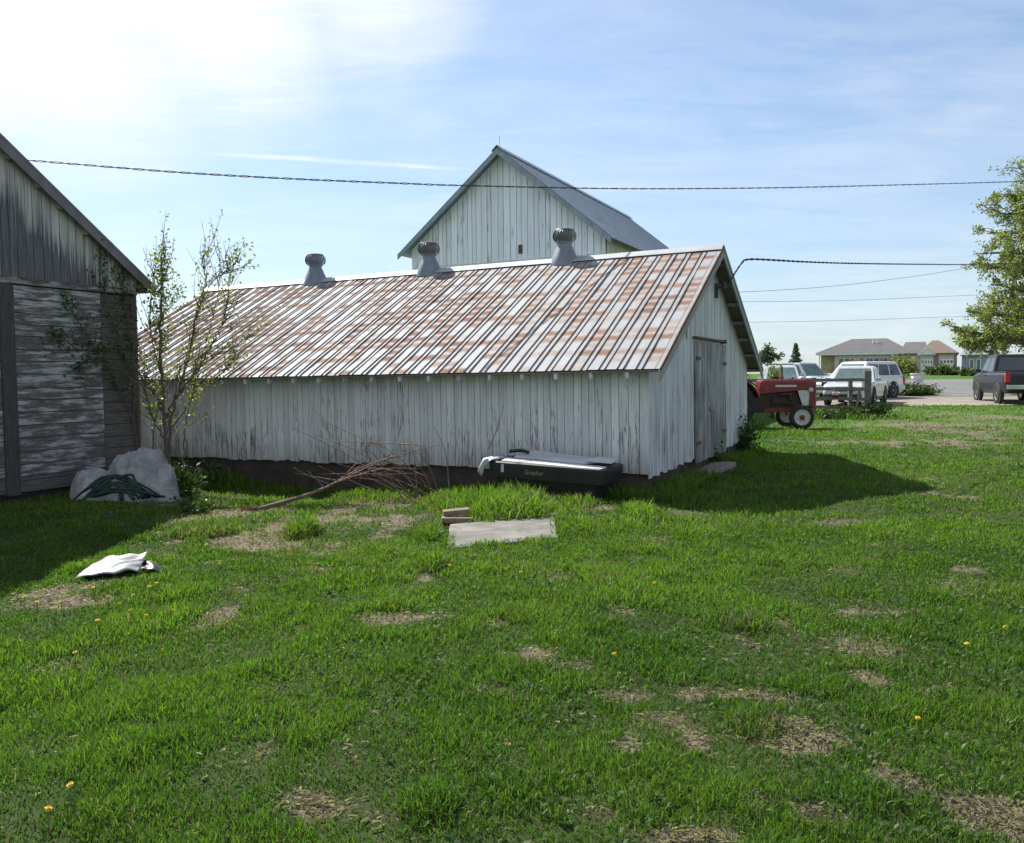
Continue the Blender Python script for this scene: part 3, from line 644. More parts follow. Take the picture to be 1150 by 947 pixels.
def car(name, label, cat, px, depth, az, L, W, H, belt, hood, gh, paint, wr=.35, wb=None, rack=False, pickup=False, arch=True, group=None, clear=0):
    """gh = (rear base x, rear roof x, front roof x, front base x); x forward, y left"""
    az = math.radians(az); (x, y, z), _ = site(px, depth)
    t = thing(name, label, cat, (x, y, z), PI / 2 - az, group)
    hw = W / 2; g0, g1, g2, g3 = gh; wb = wb or L * .58
    st = [(-L / 2, .42, belt - .12, .90), (-L / 2 + .08, .30, belt - .02, .96), (-L / 2 + .35, .25, belt, 1.0), (g0 + .3, .22, belt, 1.0), (g3 - .1, .22, belt, 1.0), (g3 + .25, .22, hood + .02, .99), (L / 2 - .35, .24, hood - .07, .97), (L / 2 - .10, .28, hood - .20, .92), (L / 2, .36, hood - .34, .85)]
    mb = MB(); ring = []; st = [(a_, b_ + clear, c_, d_) for a_, b_, c_, d_ in st]
    for (sx, zb, zt, k) in st:
        h = hw * k
        prof = [(h * .90, zb), (h * .985, zb + .14), (h, (zb + zt) / 2), (h * .985, zt - .10), (h * .93, zt - .025), (h * .80, zt)]
        ring.append([(sx, p, q) for p, q in prof] + [(sx, -p, q) for p, q in prof[::-1]])
    n = 12; vs = [p for r in ring for p in r]
    fs = [(i * n + k, i * n + (k + 1) % n, (i + 1) * n + (k + 1) % n, (i + 1) * n + k) for i in range(len(st) - 1) for k in range(n)]
    mb.add(vs, fs + [tuple(range(n))[::-1], tuple(range((len(st) - 1) * n, len(st) * n))])
    a, b = hw * .93, hw * .74
    zt = belt - .03
    A = [(g0, -a, zt), (g3, -a, zt), (g3, a, zt), (g0, a, zt)]
    rz_ = H - .05
    Bm = [(g1, -b, rz_), (g2, -b, rz_), (g2, b, rz_), (g1, b, rz_)]
    Cm = [(g1 + .12, -b * .8, H), (g2 - .15, -b * .8, H), (g2 - .15, b * .8, H), (g1 + .12, b * .8, H)]
    mb.add(A + Bm + Cm, [(0, 1, 5, 4), (1, 2, 6, 5), (2, 3, 7, 6), (3, 0, 4, 7), (4, 5, 9, 8), (5, 6, 10, 9), (6, 7, 11, 10), (7, 4, 8, 11), (8, 9, 10, 11)])
    if pickup:
        mb.box(-L / 2 + .1, g0 - .05, -hw * .93, -hw * .84, belt - .05, belt + .04); mb.box(-L / 2 + .1, g0 - .05, hw * .84, hw * .93, belt - .05, belt + .04)
    mb.build('body', paint, t, smooth=False, bevel=.03)
    w = MB(); panel(w, A[1], A[2], Bm[2], Bm[1], .07, .93, .10, .90); w.build('windscreen', M['windscreen'], t)
    w = MB(); panel(w, A[3], A[0], Bm[0], Bm[3], .08, .92, .14, .88); w.build('rear_window', M['glass'], t)
    for sgn in (-1, 1):
        Q = (A[0], A[1], Bm[1], Bm[0]) if sgn < 0 else (A[2], A[3], Bm[3], Bm[2])
        cuts = [(.05, .30), (.33, .60), (.63, .92)] if (g3 - g0) > 2.3 else [(.06, .46), (.50, .92)]
        for (u0, u1) in cuts:
            if sgn > 0: u0, u1 = 1 - u1, 1 - u0
            w = MB(); panel(w, *Q, u0, u1, .10, .86); w.build('side_window', M['glass'], t)
        for wx in (-wb / 2, wb / 2):
            if arch:
                Mx = Matrix.Translation((wx, sgn * hw * .985, wr)) @ Matrix.Rotation(-sgn * PI / 2, 4, 'X')
                q = MB(); q.lathe([(wr * 1.22, -.12), (wr * 1.22, .018), (wr * 1.08, .012), (.02, .012)], 24, Mx); q.build('wheel_arch', M['blackplastic'], t)
            wheel(t, wx, sgn * (hw - .085), wr, .22, M['alloy'], sgn)
        q = MB(); q.beam((g3 - .25, sgn * hw * .95, belt + .06), (g3 - .2, sgn * (hw + .17), belt + .10), .10, .15); q.build('mirror', paint, t, bevel=.02)
        q = MB(); q.box(L / 2 - .22, L / 2 - .055, sgn * hw * .62 - .14, sgn * hw * .62 + .14, hood - .38, hood - .21); q.build('headlight', M['lamp'], t, bevel=.02)
        q = MB(); q.box(-L / 2 - .01, -L / 2 + .16, min(sgn * hw * .80, sgn * hw * .985), max(sgn * hw * .80, sgn * hw * .985), belt - .42, belt - .04); q.build('taillight', M['tail'], t, bevel=.02)
        q = MB(); q.box(g0 + .9, g0 + 1.05, min(sgn * hw * .99, sgn * (hw + .02)), max(sgn * hw * .99, sgn * (hw + .02)), belt - .16, belt - .12); q.build('door_handle', paint, t)
    q = MB(); q.box(L / 2 - .06, L / 2 + .02, -hw * .40, hw * .40, hood - .40, hood - .22); q.build('grille', M['blackplastic'], t)
    q = MB(); q.box(L / 2 - .2, L / 2 + .06, -hw * .9, hw * .9, .30 + clear, .50 + clear); q.build('bumper', M['blackplastic'] if paint is M['silver'] else paint, t, bevel=.04)
    q = MB(); q.box(-L / 2 - .12, -L / 2 + .1, -hw * .93, hw * .93, .42 + clear, .62 + clear); q.build('bumper', M['chrome'] if paint is M['navy'] else paint, t, bevel=.03)
    q = MB(); q.box(-L / 2 - .03, -L / 2 + .1, -.17, .17, belt - .36, belt - .24); q.build('licence_plate', M['plate'], t)
    if rack:
        q = MB()
        for sgn in (-1, 1):
            q.tube([(g1 + .2, sgn * b * .82, H + .06), (g2 - .2, sgn * b * .82, H + .06)], .02, 6)
            for xx in (g1 + .25, g2 - .25): q.tube([(xx, sgn * b * .82, H - .02), (xx, sgn * b * .82, H + .06)], .02, 6)
        for xx in (g1 + .6, g2 - .6): q.tube([(xx, -b * .82, H + .065), (xx, b * .82, H + .065)], .018, 6)
        q.build('roof_rack', M['blackplastic'], t)
    return t
car('parked_minivan', 'pale silver minivan facing the yard, mostly hidden by the red tractor', 'car', 877, 42, 196, 4.9, 1.85, 1.70, .98, .95, (-2.25, -2.0, .55, 1.45), M['silver'], rack=True)
car('parked_suv', 'blue-grey sport utility vehicle parked behind the silver minivan', 'car', 902, 49, 150, 4.6, 1.85, 1.80, 1.02, 1.02, (-2.15, -1.9, .35, 1.0), M['greyblue'])
car('parked_pickup', 'silver pickup with a wide windscreen parked nose-on right behind the wooden fence', 'pickup', 962, 37, 212, 5.1, 1.95, 1.68, 1.02, 1.02, (-.75, -.6, .35, 1.05), M['silver'], wr=.37, pickup=True)
car('parked_suv', 'white sport utility vehicle with dark side windows and roof rack beside the gravel drive', 'car', 965, 42.5, 237, 4.9, 1.95, 1.86, 1.12, 1.08, (-2.35, -2.05, .45, 1.15), M['white'], wr=.39, rack=True)
car('parked_pickup', 'blue-black high-riding pickup seen from behind on the gravel drive', 'pickup', 1136, 37.6, 15, 5.4, 2.0, 2.14, 1.34, 1.32, (-.75, -.55, .75, 1.35), M['navy'], wr=.45, clear=.20, pickup=True)

# ------------------------------------------------------------------ tractor
(tx, ty, tzz), _ = site(892, 24.3)
tr = thing('farm_tractor', 'faded red farm tractor with white wheel discs parked beyond the low shed', 'tractor', (tx, ty, tzz), 0)
q = MB()
for sx, w, zb, zt in ((-1.05, .27, .98, 1.38), (-.9, .28, .98, 1.405), (.1, .27, 1.06, 1.41), (.42, .25, 1.06, 1.40), (.50, .22, 1.08, 1.36)): pass
st = [(-1.05, .26, 1.00, 1.37), (-.95, .27, 1.00, 1.40), (.30, .26, 1.10, 1.41), (.46, .25, 1.08, 1.39), (.52, .22, 1.08, 1.34)]
vs = [];
for sx, w, zb, zt in st: vs += [(sx, -w, zb), (sx, -w, zt - .06), (sx, -w * .8, zt), (sx, w * .8, zt), (sx, w, zt - .06), (sx, w, zb)]
q.add(vs, [(i * 6 + k, (i + 1) * 6 + k, (i + 1) * 6 + (k + 1) % 6, i * 6 + (k + 1) % 6) for i in range(4) for k in range(6)] + [(0, 1, 2, 3, 4, 5), (29, 28, 27, 26, 25, 24)])
hd = q.build('hood', M['tractor'], tr, bevel=.015)
q = MB(); q.box(-.62, -.02, -.285, -.27, 1.19, 1.25); q.box(-.62, -.02, .27, .285, 1.19, 1.25); q.build('trim_strip', M['tractor_white'], hd)
q = MB(); q.box(.34, .50, -.24, .24, .62, 1.09); q.box(.40, .54, -.22, -.14, .6, 1.34); q.box(.40, .54, .14, .22, .6, 1.34); q.box(-1.2, .5, -.13, .13, .46, .66); q.build('nose_frame', M['tractor'], tr, bevel=.015)
q = MB(); q.prism([(0.02, 1.09), (.36, 1.09), (.33, .66), (.16, .64)], (-.272, -.245), lambda a, z, t: (a, t, z)); q.build('side_panel', M['tractor_white'], tr, bevel=.01); q = MB(); q.prism([(0.02, 1.09), (.36, 1.09), (.33, .66), (.16, .64)], (.245, .272), lambda a, z, t: (a, t, z)); q.build('side_panel', M['tractor_white'], tr, bevel=.01)
q = MB(); q.box(.505, .515, -.13, .13, .75, 1.3)
for z in np.arange(.78, 1.28, .06): q.box(.512, .53, -.13, .13, z, z + .02)
q.build('grille', M['tractor_white'], tr)
q = MB(); q.box(-.95, .15, -.19, .19, .62, 1.06); q.box(-.7, -.1, -.25, .25, .70, .92); q.tube([(-.5, -.24, .95), (-.1, -.24, 1.0)], .05, 8); q.tube([(-.2, -.27, .8), (-.2, -.27, .98)], .06, 8); q.box(-1.9, -.9, -.20, .20, .48, .95); q.build('engine', M['engine'], tr, bevel=.01)
q = MB(); q.beam((0, -.66, .40), (0, .66, .40), .09, .10); q.beam((0.02, 0, .42), (.25, 0, .58), .2, .12); q.build('front_axle', M['engine'], tr)
for s in (-1, 1):
    w = wheel(tr, 0, s * .68, .345, .17, M['cream_rim'], s)
    Mx = Matrix.Translation((0, s * .755, .345)) @ Matrix.Rotation(-s * PI / 2, 4, 'X')
    q = MB(); q.lathe([(.075, 0), (.07, .025), (.03, .035), (.01, .036)], 12, Mx); q.build('hub', M['tractor'], w)
    w = wheel(tr, -2.02, s * .72, .70, .34, M['cream_rim'], s)
    q = MB(); ns = 12; pr = []
    for i in range(ns + 1):
        a = math.radians(15 + 130 * i / ns); pr.append((-1.98 + .78 * math.cos(a), .70 + .78 * math.sin(a)))
    pi_ = [(-1.98 + (p - (-1.98)) * .965, .70 + (z - .70) * .965) for p, z in pr]
    q.prism(pr + pi_[::-1], (s * .52, s * .93), lambda a, z, t: (a, t, z)); q.prism(pr, (s * .50, s * .52), lambda a, z, t: (a, t, z)); q.build('fender', M['tractor'], tr)
q = MB(); q.tube([(-.36, 0, 1.38), (-.36, 0, 1.50), (-.36, 0, 1.51), (-.36, 0, 1.76)], [.05, .05, .032, .032], 10); q.build('exhaust_pipe', M['rust'], tr)
q = MB(); q.tube([(-1.05, 0, 1.2), (-1.38, 0, 1.42)], .02, 6); q.tube([(-1.38 + .18 * math.cos(a) * .5, .18 * math.sin(a), 1.42 + .18 * math.cos(a) * .86) for a in np.linspace(0, 2 * PI, 17)], .015, 6); q.build('steering_wheel', M['blackplastic'], tr)
q = MB(); q.box(-2.1, -1.7, -.22, .22, .98, 1.06); q.box(-2.16, -2.06, -.22, .22, 1.02, 1.36); q.build('seat', M['blackplastic'], tr, bevel=.03)
for s in (-1, 1):
    q = MB(); q.lathe([(.02, 0), (.07, .02), (.075, .06), (.05, .11), (.01, .13)], 12, Matrix.Translation((.32, s * .31, 1.10)) @ Matrix.Rotation(-PI / 2, 4, 'Y') @ Matrix.Rotation(PI, 4, 'X')); q.build('headlight', M['tractor_white'], tr, smooth=True)
q = MB(); q.lathe([(.045, 0), (.045, .05), (.02, .06)], 10, Matrix.Translation((-.05, 0, 1.405))); q.build('filler_cap', M['tractor'], hd); q = MB(); q.lathe([(.03, 0), (.03, .03), (.01, .035)], 10, Matrix.Translation((-.75, 0, 1.395))); q.build('filler_cap', M['tractor'], hd)
tr.rotation_euler = (0, 0, math.radians(90 - 91))

# ------------------------------------------------------------------ fence by the tractor, things lying at it
FD = 28.8
fp0 = Vector(site(838, FD)[0]); fp1 = Vector(site(977, FD)[0])
fdir = (fp1 - fp0); flen = fdir.length
fen = thing('board_fence', 'short grey rail fence with stout end post between tractor and parked cars', 'fence', fp0, math.atan2(fdir.y, fdir.x))
fs = flen / (977 - 838)
dzf = fp1.z - fp0.z
def fz(x): return dzf * x / flen
for px, w, h in ((914, .14, 1.36), (955, .13, 1.30), (973.5, .24, 1.58)):
    q = MB(); x = (px - 838) * fs; q.box(x - w / 2, x + w / 2, -w / 2, w / 2, fz(x) - .3, fz(x) + h); q.build('post', M['fence'], fen, bevel=.015)
for a, b, z0, z1 in ((838, 973, 1.27, 1.27), (914, 973, .98, .95), (914, 973, .66, .60), (914, 972, .36, .30)):
    q = MB(); xa = (a - 838) * fs; xb = (b - 838) * fs; q.beam((xa, -.08, fz(xa) + z0), (xb, -.15, fz(xb) + z1), .035, .11); q.build('rail', M['fence'], fen)
p = Vector(site(960, FD - .4)[0])
q = MB(); q.beam((0, 0, -.03), (.28, .25, .92), .09, .03, (0, 1, 0)); o = q.build('leaning_board', M['wood']); o.location = p; tag(o, 'bare pale board leaning against the rails near the end post of the fence', 'board')
for i, (px, dd, z, lab) in enumerate(((938.5, -.5, .62, 'red and white pail hung on the fence rail'), (924.5, -.75, 0, 'red and white pail lying in weeds by the tractor nose'), (933, -.6, 0, 'whitish pail lying in weeds between tractor and leaning board'))):
    p = Vector(site(px, FD + dd)[0]); t = thing('pail', lab, 'pail', (p.x, p.y, p.z + z + (.12 if i else 0)), .3 * i)
    Mx = Matrix.Rotation(PI / 2 if i else 0, 4, 'Y') @ Matrix.Rotation(.2, 4, 'X')
    q = MB(); q.lathe([(.01, 0), (.09, 0), (.115, .24), (.122, .24), (.122, .255), (.105, .255), (.088, .02), (.01, .02)], 18, Mx); q.build('bucket', M['tractor_white'], t, smooth=False)
    q = MB(); q.lathe([(.097, .05), (.100, .05), (.114, .18), (.111, .18)], 18, Mx, cap=False); 
    if i < 2: q.build('band', M['tractor'], t)
    q = MB(); q.tube([Mx @ Vector((.12 * math.cos(a), .02, .25 + .12 * math.sin(a))) for a in np.linspace(0, PI, 9)], .006, 5); q.build('handle', M['iron'], t)
# white garden ornament by the bush
(x, y, z), r_ = site(1031, 49); on = thing('garden_ornament', 'small white garden urn on a pedestal beside the dark bush', 'ornament', (x, y, z), 0)
OS_ = Matrix.Scale(1.45, 4); q = MB(); q.lathe([(.20, 0), (.20, .08), (.13, .12), (.10, .26), (.14, .34), (.14, .36)], 18, OS_); q.build('pedestal', M['orn'], on, smooth=True)
q = MB(); q.lathe([(.06, .36), (.17, .44), (.24, .56), (.26, .66), (.22, .68), (.23, .72), (.30, .74), (.30, .77), (.22, .76), (.05, .62)], 20, OS_); q.build('bowl', M['orn'], on, smooth=True)
# ------------------------------------------------------------------ ground sheets
def locs(x, y, ox, oy):
    dx = np.asarray(x) - ox; dy = np.asarray(y) - oy; c, s = math.cos(YAW), math.sin(YAW)
    return dx * c + dy * s, -dx * s + dy * c
def ell(px, py, rx, ry):
    c = G(px, py); a = G(px, py - ry); b = G(px, py + ry); return (c.x, c.y, rx * c.y / F, max(.5 * (a.y - b.y), .05))
BARE = [(265, 690, 40, 11, 1), (235, 700, 30, 7, .7), (610, 737, 36, 9, 1), (652, 750, 20, 6, .9), (783, 832, 17, 13, 1), (908, 830, 62, 22, 1.05), (830, 783, 48, 10, .85), (990, 690, 38, 7, .95), (345, 920, 78, 24, 1.1),
        (430, 925, 40, 12, .8), (1112, 922, 44, 22, 1.05), (935, 912, 42, 14, .9), (1005, 880, 30, 14, .75), (975, 765, 22, 12, .85), (300, 600, 110, 20, 1.05), (60, 670, 62, 13, .95), (395, 588, 66, 15, .95), (485, 652, 16, 5, .8), (705, 838, 16, 10, .8),
        (780, 937, 52, 10, .85), (450, 692, 45, 7, .7), (1062, 482, 100, 15, .95), (1020, 496, 90, 7, 1.0), (1105, 468, 60, 8, .75), (1055, 558, 22, 5, .9), (430, 568, 66, 8, .9), (255, 578, 60, 12, 1), (700, 785, 30, 6, .55),
        (560, 775, 22, 8, .6), (340, 705, 16, 5, .6), (880, 700, 14, 4, .7), (640, 575, 60, 5, .8), (180, 560, 60, 14, .8), (640, 700, 16, 5, .6), (1090, 640, 20, 4, .6), (700, 690, 12, 4, .5), (390, 845, 16, 8, .6), (300, 840, 14, 12, .6), (520, 860, 18, 8, .5), (1060, 775, 30, 8, .55), (650, 915, 24, 8, .5), (560, 700, 18, 5, .5), (860, 900, 26, 9, .6)]
BARE = [(*ell(*e[:4]), e[4]) for e in BARE]
TALL = [(575, 572, 56, 17, .26, 1), (520, 566, 60, 12, .15, .9), (430, 556, 70, 10, .13, .8), (340, 598, 18, 9, .17, 1), (235, 598, 45, 11, .14, .9), (718, 578, 26, 10, .15, .9), (652, 592, 17, 9, .12, .9), (480, 603, 16, 7, .12, .8), (485, 638, 16, 7, .14, .6), (645, 566, 30, 8, .12, .6),
        (790, 598, 60, 10, .06, .9), (560, 637, 50, 8, .04, .8), (840, 630, 45, 9, .07, .5), (690, 655, 50, 9, .06, .5), (830, 700, 45, 12, .07, .3), (850, 815, 45, 20, .08, .3), (945, 468, 46, 5, .30, .7), (1010, 470, 30, 4, .12, .7), (880, 487, 40, 3, .10, .8), (250, 545, 45, 8, .2, .6), (190, 835, 26, 12, .07, .1), (310, 750, 40, 14, .04, .3), (480, 905, 40, 22, .08, .15), (120, 850, 60, 30, .05, .6), (1000, 800, 60, 16, .05, .3), (740, 590, 120, 10, .05, 1), (170, 700, 60, 16, .05, .9)]
TALL = [(*ell(*e[:4]), e[4], e[5]) for e in TALL]
def bare(x, y):
    n = fbm(x * 2.3, y * 2.3, 21, 4); n2 = fbm(x * 9, y * 9, 31, 2); v = np.zeros_like(x)
    wx = (fbm(x * 1.7, y * 1.7, 301, 3) - .5); wy = (fbm(x * 1.7, y * 1.7, 307, 3) - .5)
    for cx, cy, rx, ry, s in BARE:
        r = np.hypot((x - cx) / rx + wx * 1.8, (y - cy) / ry + wy * 1.8)
        v = np.maximum(v, (.30 + .62 * s) * (1 - sst(.25, 1.45, r + (n - .5) * 2.2 + (n2 - .5) * .9)))
    v = np.maximum(v, .6 * sst(.60, .80, fbm(x * 1.4, y * 1.4, 55, 4)) * (1 - sst(14, 24, y)))
    v = v * (1 - .35 * sst(.45, .65, n2) * sst(16, 20, y))
    return np.clip(v, 0, 1)
def tall(x, y):
    h = np.zeros_like(x); b = np.zeros_like(x)
    for cx, cy, rx, ry, a, br in TALL:
        w = 1 - sst(.5, 1.15, np.hypot((x - cx) / rx, (y - cy) / ry)); h = np.maximum(h, a * w); b = np.maximum(b, br * w)
    lx, ly = locs(x, y, 1.863, 11.5)                 # unmown strips along the walls
    w = ((lx > -11.4) & (lx < .9) & (ly > -.55) & (ly < .1)) * 1.0; h = np.maximum(h, .10 * w)
    w = ((lx > -.5) & (lx < .5) & (ly > -.6) & (ly < 2.2)) * 1.0; h = np.maximum(h, .17 * w)
    w = ((lx > 0) & (lx < .45) & (ly > 0) & (ly < 8)) * 1.0; h = np.maximum(h, .10 * w)
    return h, b
def axis(parts): return np.unique(np.round(np.concatenate(parts), 4))
gx_ = axis([np.arange(-9, 11.01, .1), np.arange(11, 45, .8), 45 * 1.18 ** np.arange(0, 22), -9 - .8 * 1.2 ** np.arange(0, 30) * 1.0])
gy_ = axis([np.arange(2, 18.01, .1), np.arange(18, 50, .5), 50 * 1.13 ** np.arange(0, 34), 2 - .6 * 1.35 ** np.arange(0, 20)])
X, Y = np.meshgrid(gx_, gy_); V = np.stack([X.ravel(), Y.ravel(), terrain(X, Y).ravel()], 1)
nx, ny = len(gx_), len(gy_); i, j = np.meshgrid(np.arange(nx - 1), np.arange(ny - 1)); b = (j * nx + i).ravel()
loops = np.stack([b, b + 1, b + nx + 1, b + nx], 1).ravel()
C = np.zeros((len(V), 4)); C[:, 3] = 1; C[:, 0] = bare(V[:, 0], V[:, 1]); C[:, 1] = sst(13, 30, np.hypot(V[:, 0], V[:, 1]))
gr = np_mesh('ground', M['ground'], V, np.full(len(b), 4), loops, C, smooth=True); tag(gr, kind='structure')
def sheet(name, mat, xs, fy0, fy1, n, dz):
    xs = np.asarray(xs); t = np.linspace(0, 1, n)[:, None]; Yv = fy0(xs)[None] * (1 - t) + fy1(xs)[None] * t; Xv = np.broadcast_to(xs[None], Yv.shape)
    V = np.stack([Xv.ravel(), Yv.ravel(), (terrain(Xv, Yv) + dz).ravel()], 1); m = len(xs)
    i, j = np.meshgrid(np.arange(m - 1), np.arange(n - 1)); b = (j * m + i).ravel()
    o = np_mesh(name, mat, V, np.full(len(b), 4), np.stack([b, b + 1, b + m + 1, b + m], 1).ravel()); return tag(o, kind='structure')
sheet('gravel_drive', M['gravel'], np.arange(8, 90, .5), lambda x: 35.4 + 1.2 * (fbm(x * .5, x * 0, 71) - .5) * 2 + sst(10, 17, x) * -.4, lambda x: 44.0 + 0 * x, 30, .02)
sheet('road', M['asphalt'], np.arange(20.5, 120, .7), lambda x: 43.2 + 1.0 * sst(23, 21, x) + 0 * x, lambda x: 78 + 0 * x, 40, .035)

# ------------------------------------------------------------------ grass
def in_road(x, y): return (x > 8) & (y > 35.6) & (y < 44)
SLAB = [G(505, 592), G(622, 584), G(627, 607), G(502, 616)]
def in_poly(x, y, P, m=0):
    c = sum((p for p in P), Vector()) / len(P); r = np.ones(x.shape, bool)
    for a, b2 in zip(P, P[1:] + P[:1]):
        nx_, ny_ = (b2.y - a.y), -(b2.x - a.x); l = math.hypot(nx_, ny_); sg = np.sign((c.x - a.x) * nx_ + (c.y - a.y) * ny_)
        r &= sg * ((x - a.x) * nx_ + (y - a.y) * ny_) / l > -m
    return r
def blocked(x, y):
    lx, ly = locs(x, y, 1.863, 11.5); b = (lx > -11.7) & (lx < -.02) & (ly > -.02) & (ly < 7.3)
    b |= (lx > -2.2) & (lx < -.42) & (ly > -.95) & (ly < -.1)
    b |= (lx > .14) & (lx < .45) & (ly > 2.2) & (ly < 4.3)
    lx, ly = locs(x, y, -6.01, 13.52); b |= (lx > -7) & (lx < .06) & (ly > -8) & (ly < .1)
    b |= in_poly(x, y, SLAB, -.07) | in_road(x, y) | (np.hypot(x, y) < 1.2)
    b |= (x > 20.5) & (y > 43) & (y < 79)
    return b
def blades(n, dmin, dmax, p, lo_h, w0, half=.80):
    # density falls with distance, blades widen with it
    u = rng.random(n); e = 2 - p
    D = (dmin ** e + u * (dmax ** e - dmin ** e)) ** (1 / e); x = (D * (half * .86) + 2.0) * rng.uniform(-1, 1, n); y = D
    k = ~blocked(x, y); x, y, D = x[k], y[k], D[k]
    bv = bare(x, y); th, br = tall(x, y); cl = fbm(x * 3.2, y * 3.2, 91, 3); big = fbm(x * .8, y * .8, 77, 3)
    keep = rng.random(len(x)) < np.clip(1.08 - .95 * bv, .13, 1) * np.clip(.55 + 1.1 * (cl - .25), .5, 1) + (th > .05) * .5
    x, y, D, bv, th, br, cl, big = (a[keep] for a in (x, y, D, bv, th, br, cl, big)); m = len(x)
    L = (lo_h * .92 + .04 * np.clip((cl - .42) * 3, 0, 1) + .035 * np.clip((big - .45) * 3, 0, 1)) * rng.uniform(.55, 1.35, m) * (1 - .55 * bv) + th * rng.uniform(.5, 1.1, m)
    w = w0 * (D / 3) ** .62 * rng.uniform(.7, 1.35, m) * (1 + 1.2 * np.clip(th, 0, .3))
    z = terrain(x, y) - .006
    fa = rng.uniform(0, 2 * PI, m); la = rng.uniform(0, 2 * PI, m); ln = rng.uniform(.15, .95, m) * L
    tx_, ty_ = np.cos(fa) * w / 2, np.sin(fa) * w / 2; dx, dy = np.cos(la) * ln, np.sin(la) * ln
    hh = np.sqrt(np.maximum(L ** 2 - ln ** 2, (.25 * L) ** 2))
    B0 = np.stack([x - tx_, y - ty_, z], 1); B1 = np.stack([x + tx_, y + ty_, z], 1)
    M0 = np.stack([x - tx_ * .8 + dx * .35, y - ty_ * .8 + dy * .35, z + hh * .62], 1); M1 = np.stack([x + tx_ * .8 + dx * .35, y + ty_ * .8 + dy * .35, z + hh * .62], 1)
    T = np.stack([x + dx, y + dy, z + hh * rng.uniform(.8, 1.0, m)], 1)
    V = np.stack([B0, B1, M0, M1, T], 1).reshape(-1, 3)
    base = (np.arange(m) * 5)[:, None]
    loops = np.concatenate([base + np.array([0, 1, 3, 2]), base + np.array([2, 3, 4])], 1).ravel(); sizes = np.tile([4, 3], m)
    q = np.clip(.33 + 1.3 * (big - .5) + .8 * (fbm(x * .45, y * .45, 205, 3) - .5) + .55 * br + .8 * (cl - .5) + rng.normal(0, .18, m) + .22 * sst(7, 18, D) + .12 * (1 - sst(3.5, 6.5, D)) + .20 * sst(4.5, 8, D) * (1 - sst(13, 20, D)), 0, 1)[:, None]
    col = np.array([.042, .104, .016]) * (1 - q) + np.array([.122, .208, .024]) * q
    col *= rng.uniform(.75, 1.25, m)[:, None]
    dry = rng.random(m) < (.05 + .45 * bv); dc = np.stack([rng.uniform(.11, .22, m)] * 3, 1) * np.array([1, .86, .56])
    col = np.where(dry[:, None], dc, col)
    C = np.ones((m, 5, 4)); C[:, :, :3] = col[:, None]; return V, sizes, loops, C.reshape(-1, 4)
def join(parts):
    V, S, Lp, C = [], [], [], []; o = 0
    for v, s, l, c in parts: V.append(v); S.append(s); Lp.append(l + o); C.append(c); o += len(v)
    return np.concatenate(V), np.concatenate(S), np.concatenate(Lp), np.concatenate(C)
def litter(n, dmin, dmax):
    u = rng.random(n); D = dmin * (dmax / dmin) ** u; x = D * rng.uniform(-.8, .8, n); y = D; k = ~blocked(x, y); x, y = x[k], y[k]
    bv = bare(x, y); k = rng.random(len(x)) < np.clip(bv, .06, 1) ** 1.2; x, y = x[k], y[k]; m = len(x); D = np.hypot(x, y)
    a = rng.uniform(0, 2 * PI, m); l = rng.uniform(.010, .042, m); w = .0008 * (D / 3) ** .6 * rng.uniform(.6, 1.6, m); z = terrain(x, y) + .004
    ca, sa = np.cos(a), np.sin(a); V = []
    for sl, sw in ((-1, -1), (1, -1), (1, 1), (-1, 1)):
        V.append(np.stack([x + ca * l / 2 * sl - sa * w * sw, y + sa * l / 2 * sl + ca * w * sw, z + rng.uniform(0, .018, m)], 1))
    V = np.stack(V, 1).reshape(-1, 3); c = rng.uniform(.09, .30, m)[:, None] * np.array([1, .86, .66]); C = np.ones((m, 4, 4)); C[:, :, :3] = c[:, None]
    return V, np.full(m, 4), np.arange(m * 4), C.reshape(-1, 4)
def rosettes(n, dmin, dmax):
    """broad-leaved lawn weeds"""
    out = []; u = rng.random(n); D = dmin * (dmax / dmin) ** u; cx = D * rng.uniform(-.75, .75, n); k = ~blocked(cx, D) & (fbm(cx * 1.1, D * 1.1, 123, 3) > .44) & (bare(cx, D) < .5); cx, cy = cx[k], D[k]
    for x0, y0 in zip(cx, cy):
        z0 = tz(x0, y0); nl = random.randint(4, 8); a0 = random.random() * 6.28; g = random.random()
        for q in range(nl):
            a = a0 + q * 6.28 / nl + random.uniform(-.3, .3); l = random.uniform(.015, .036); w = l * random.uniform(.16, .26); ca, sa = math.cos(a), math.sin(a); up = random.uniform(.3, .9)
            v = [(x0, y0, z0 + .01), (x0 + ca * l * .55 - sa * w, y0 + sa * l * .55 + ca * w, z0 + .02 + l * up * .6), (x0 + ca * l, y0 + sa * l, z0 + .02 + l * up * .75), (x0 + ca * l * .55 + sa * w, y0 + sa * l * .55 - ca * w, z0 + .02 + l * up * .6)]
            f = random.uniform(.8, 1.25); out.append((v, ((.025 + .035 * g) * f, (.065 + .06 * g) * f, .012 * f, 1)))
    m = len(out); V = np.array([o[0] for o in out]).reshape(-1, 3); C = np.repeat(np.array([o[1] for o in out]), 4, 0)
    return V, np.full(m, 4), np.arange(m * 4), C
gp = join([blades(NB1, 2.2, 9, 1.15, .035, .0052), blades(NB2, 8.5, 24, 1.5, .045, .0062), blades(NB3, 22, 46, 1.3, .06, .0075, .85), litter(190000, 2.4, 16), rosettes(2600, 2.4, 9)])
tag(np_mesh('grass', M['grass'], gp[0], gp[1], gp[2], gp[3]), kind='stuff')
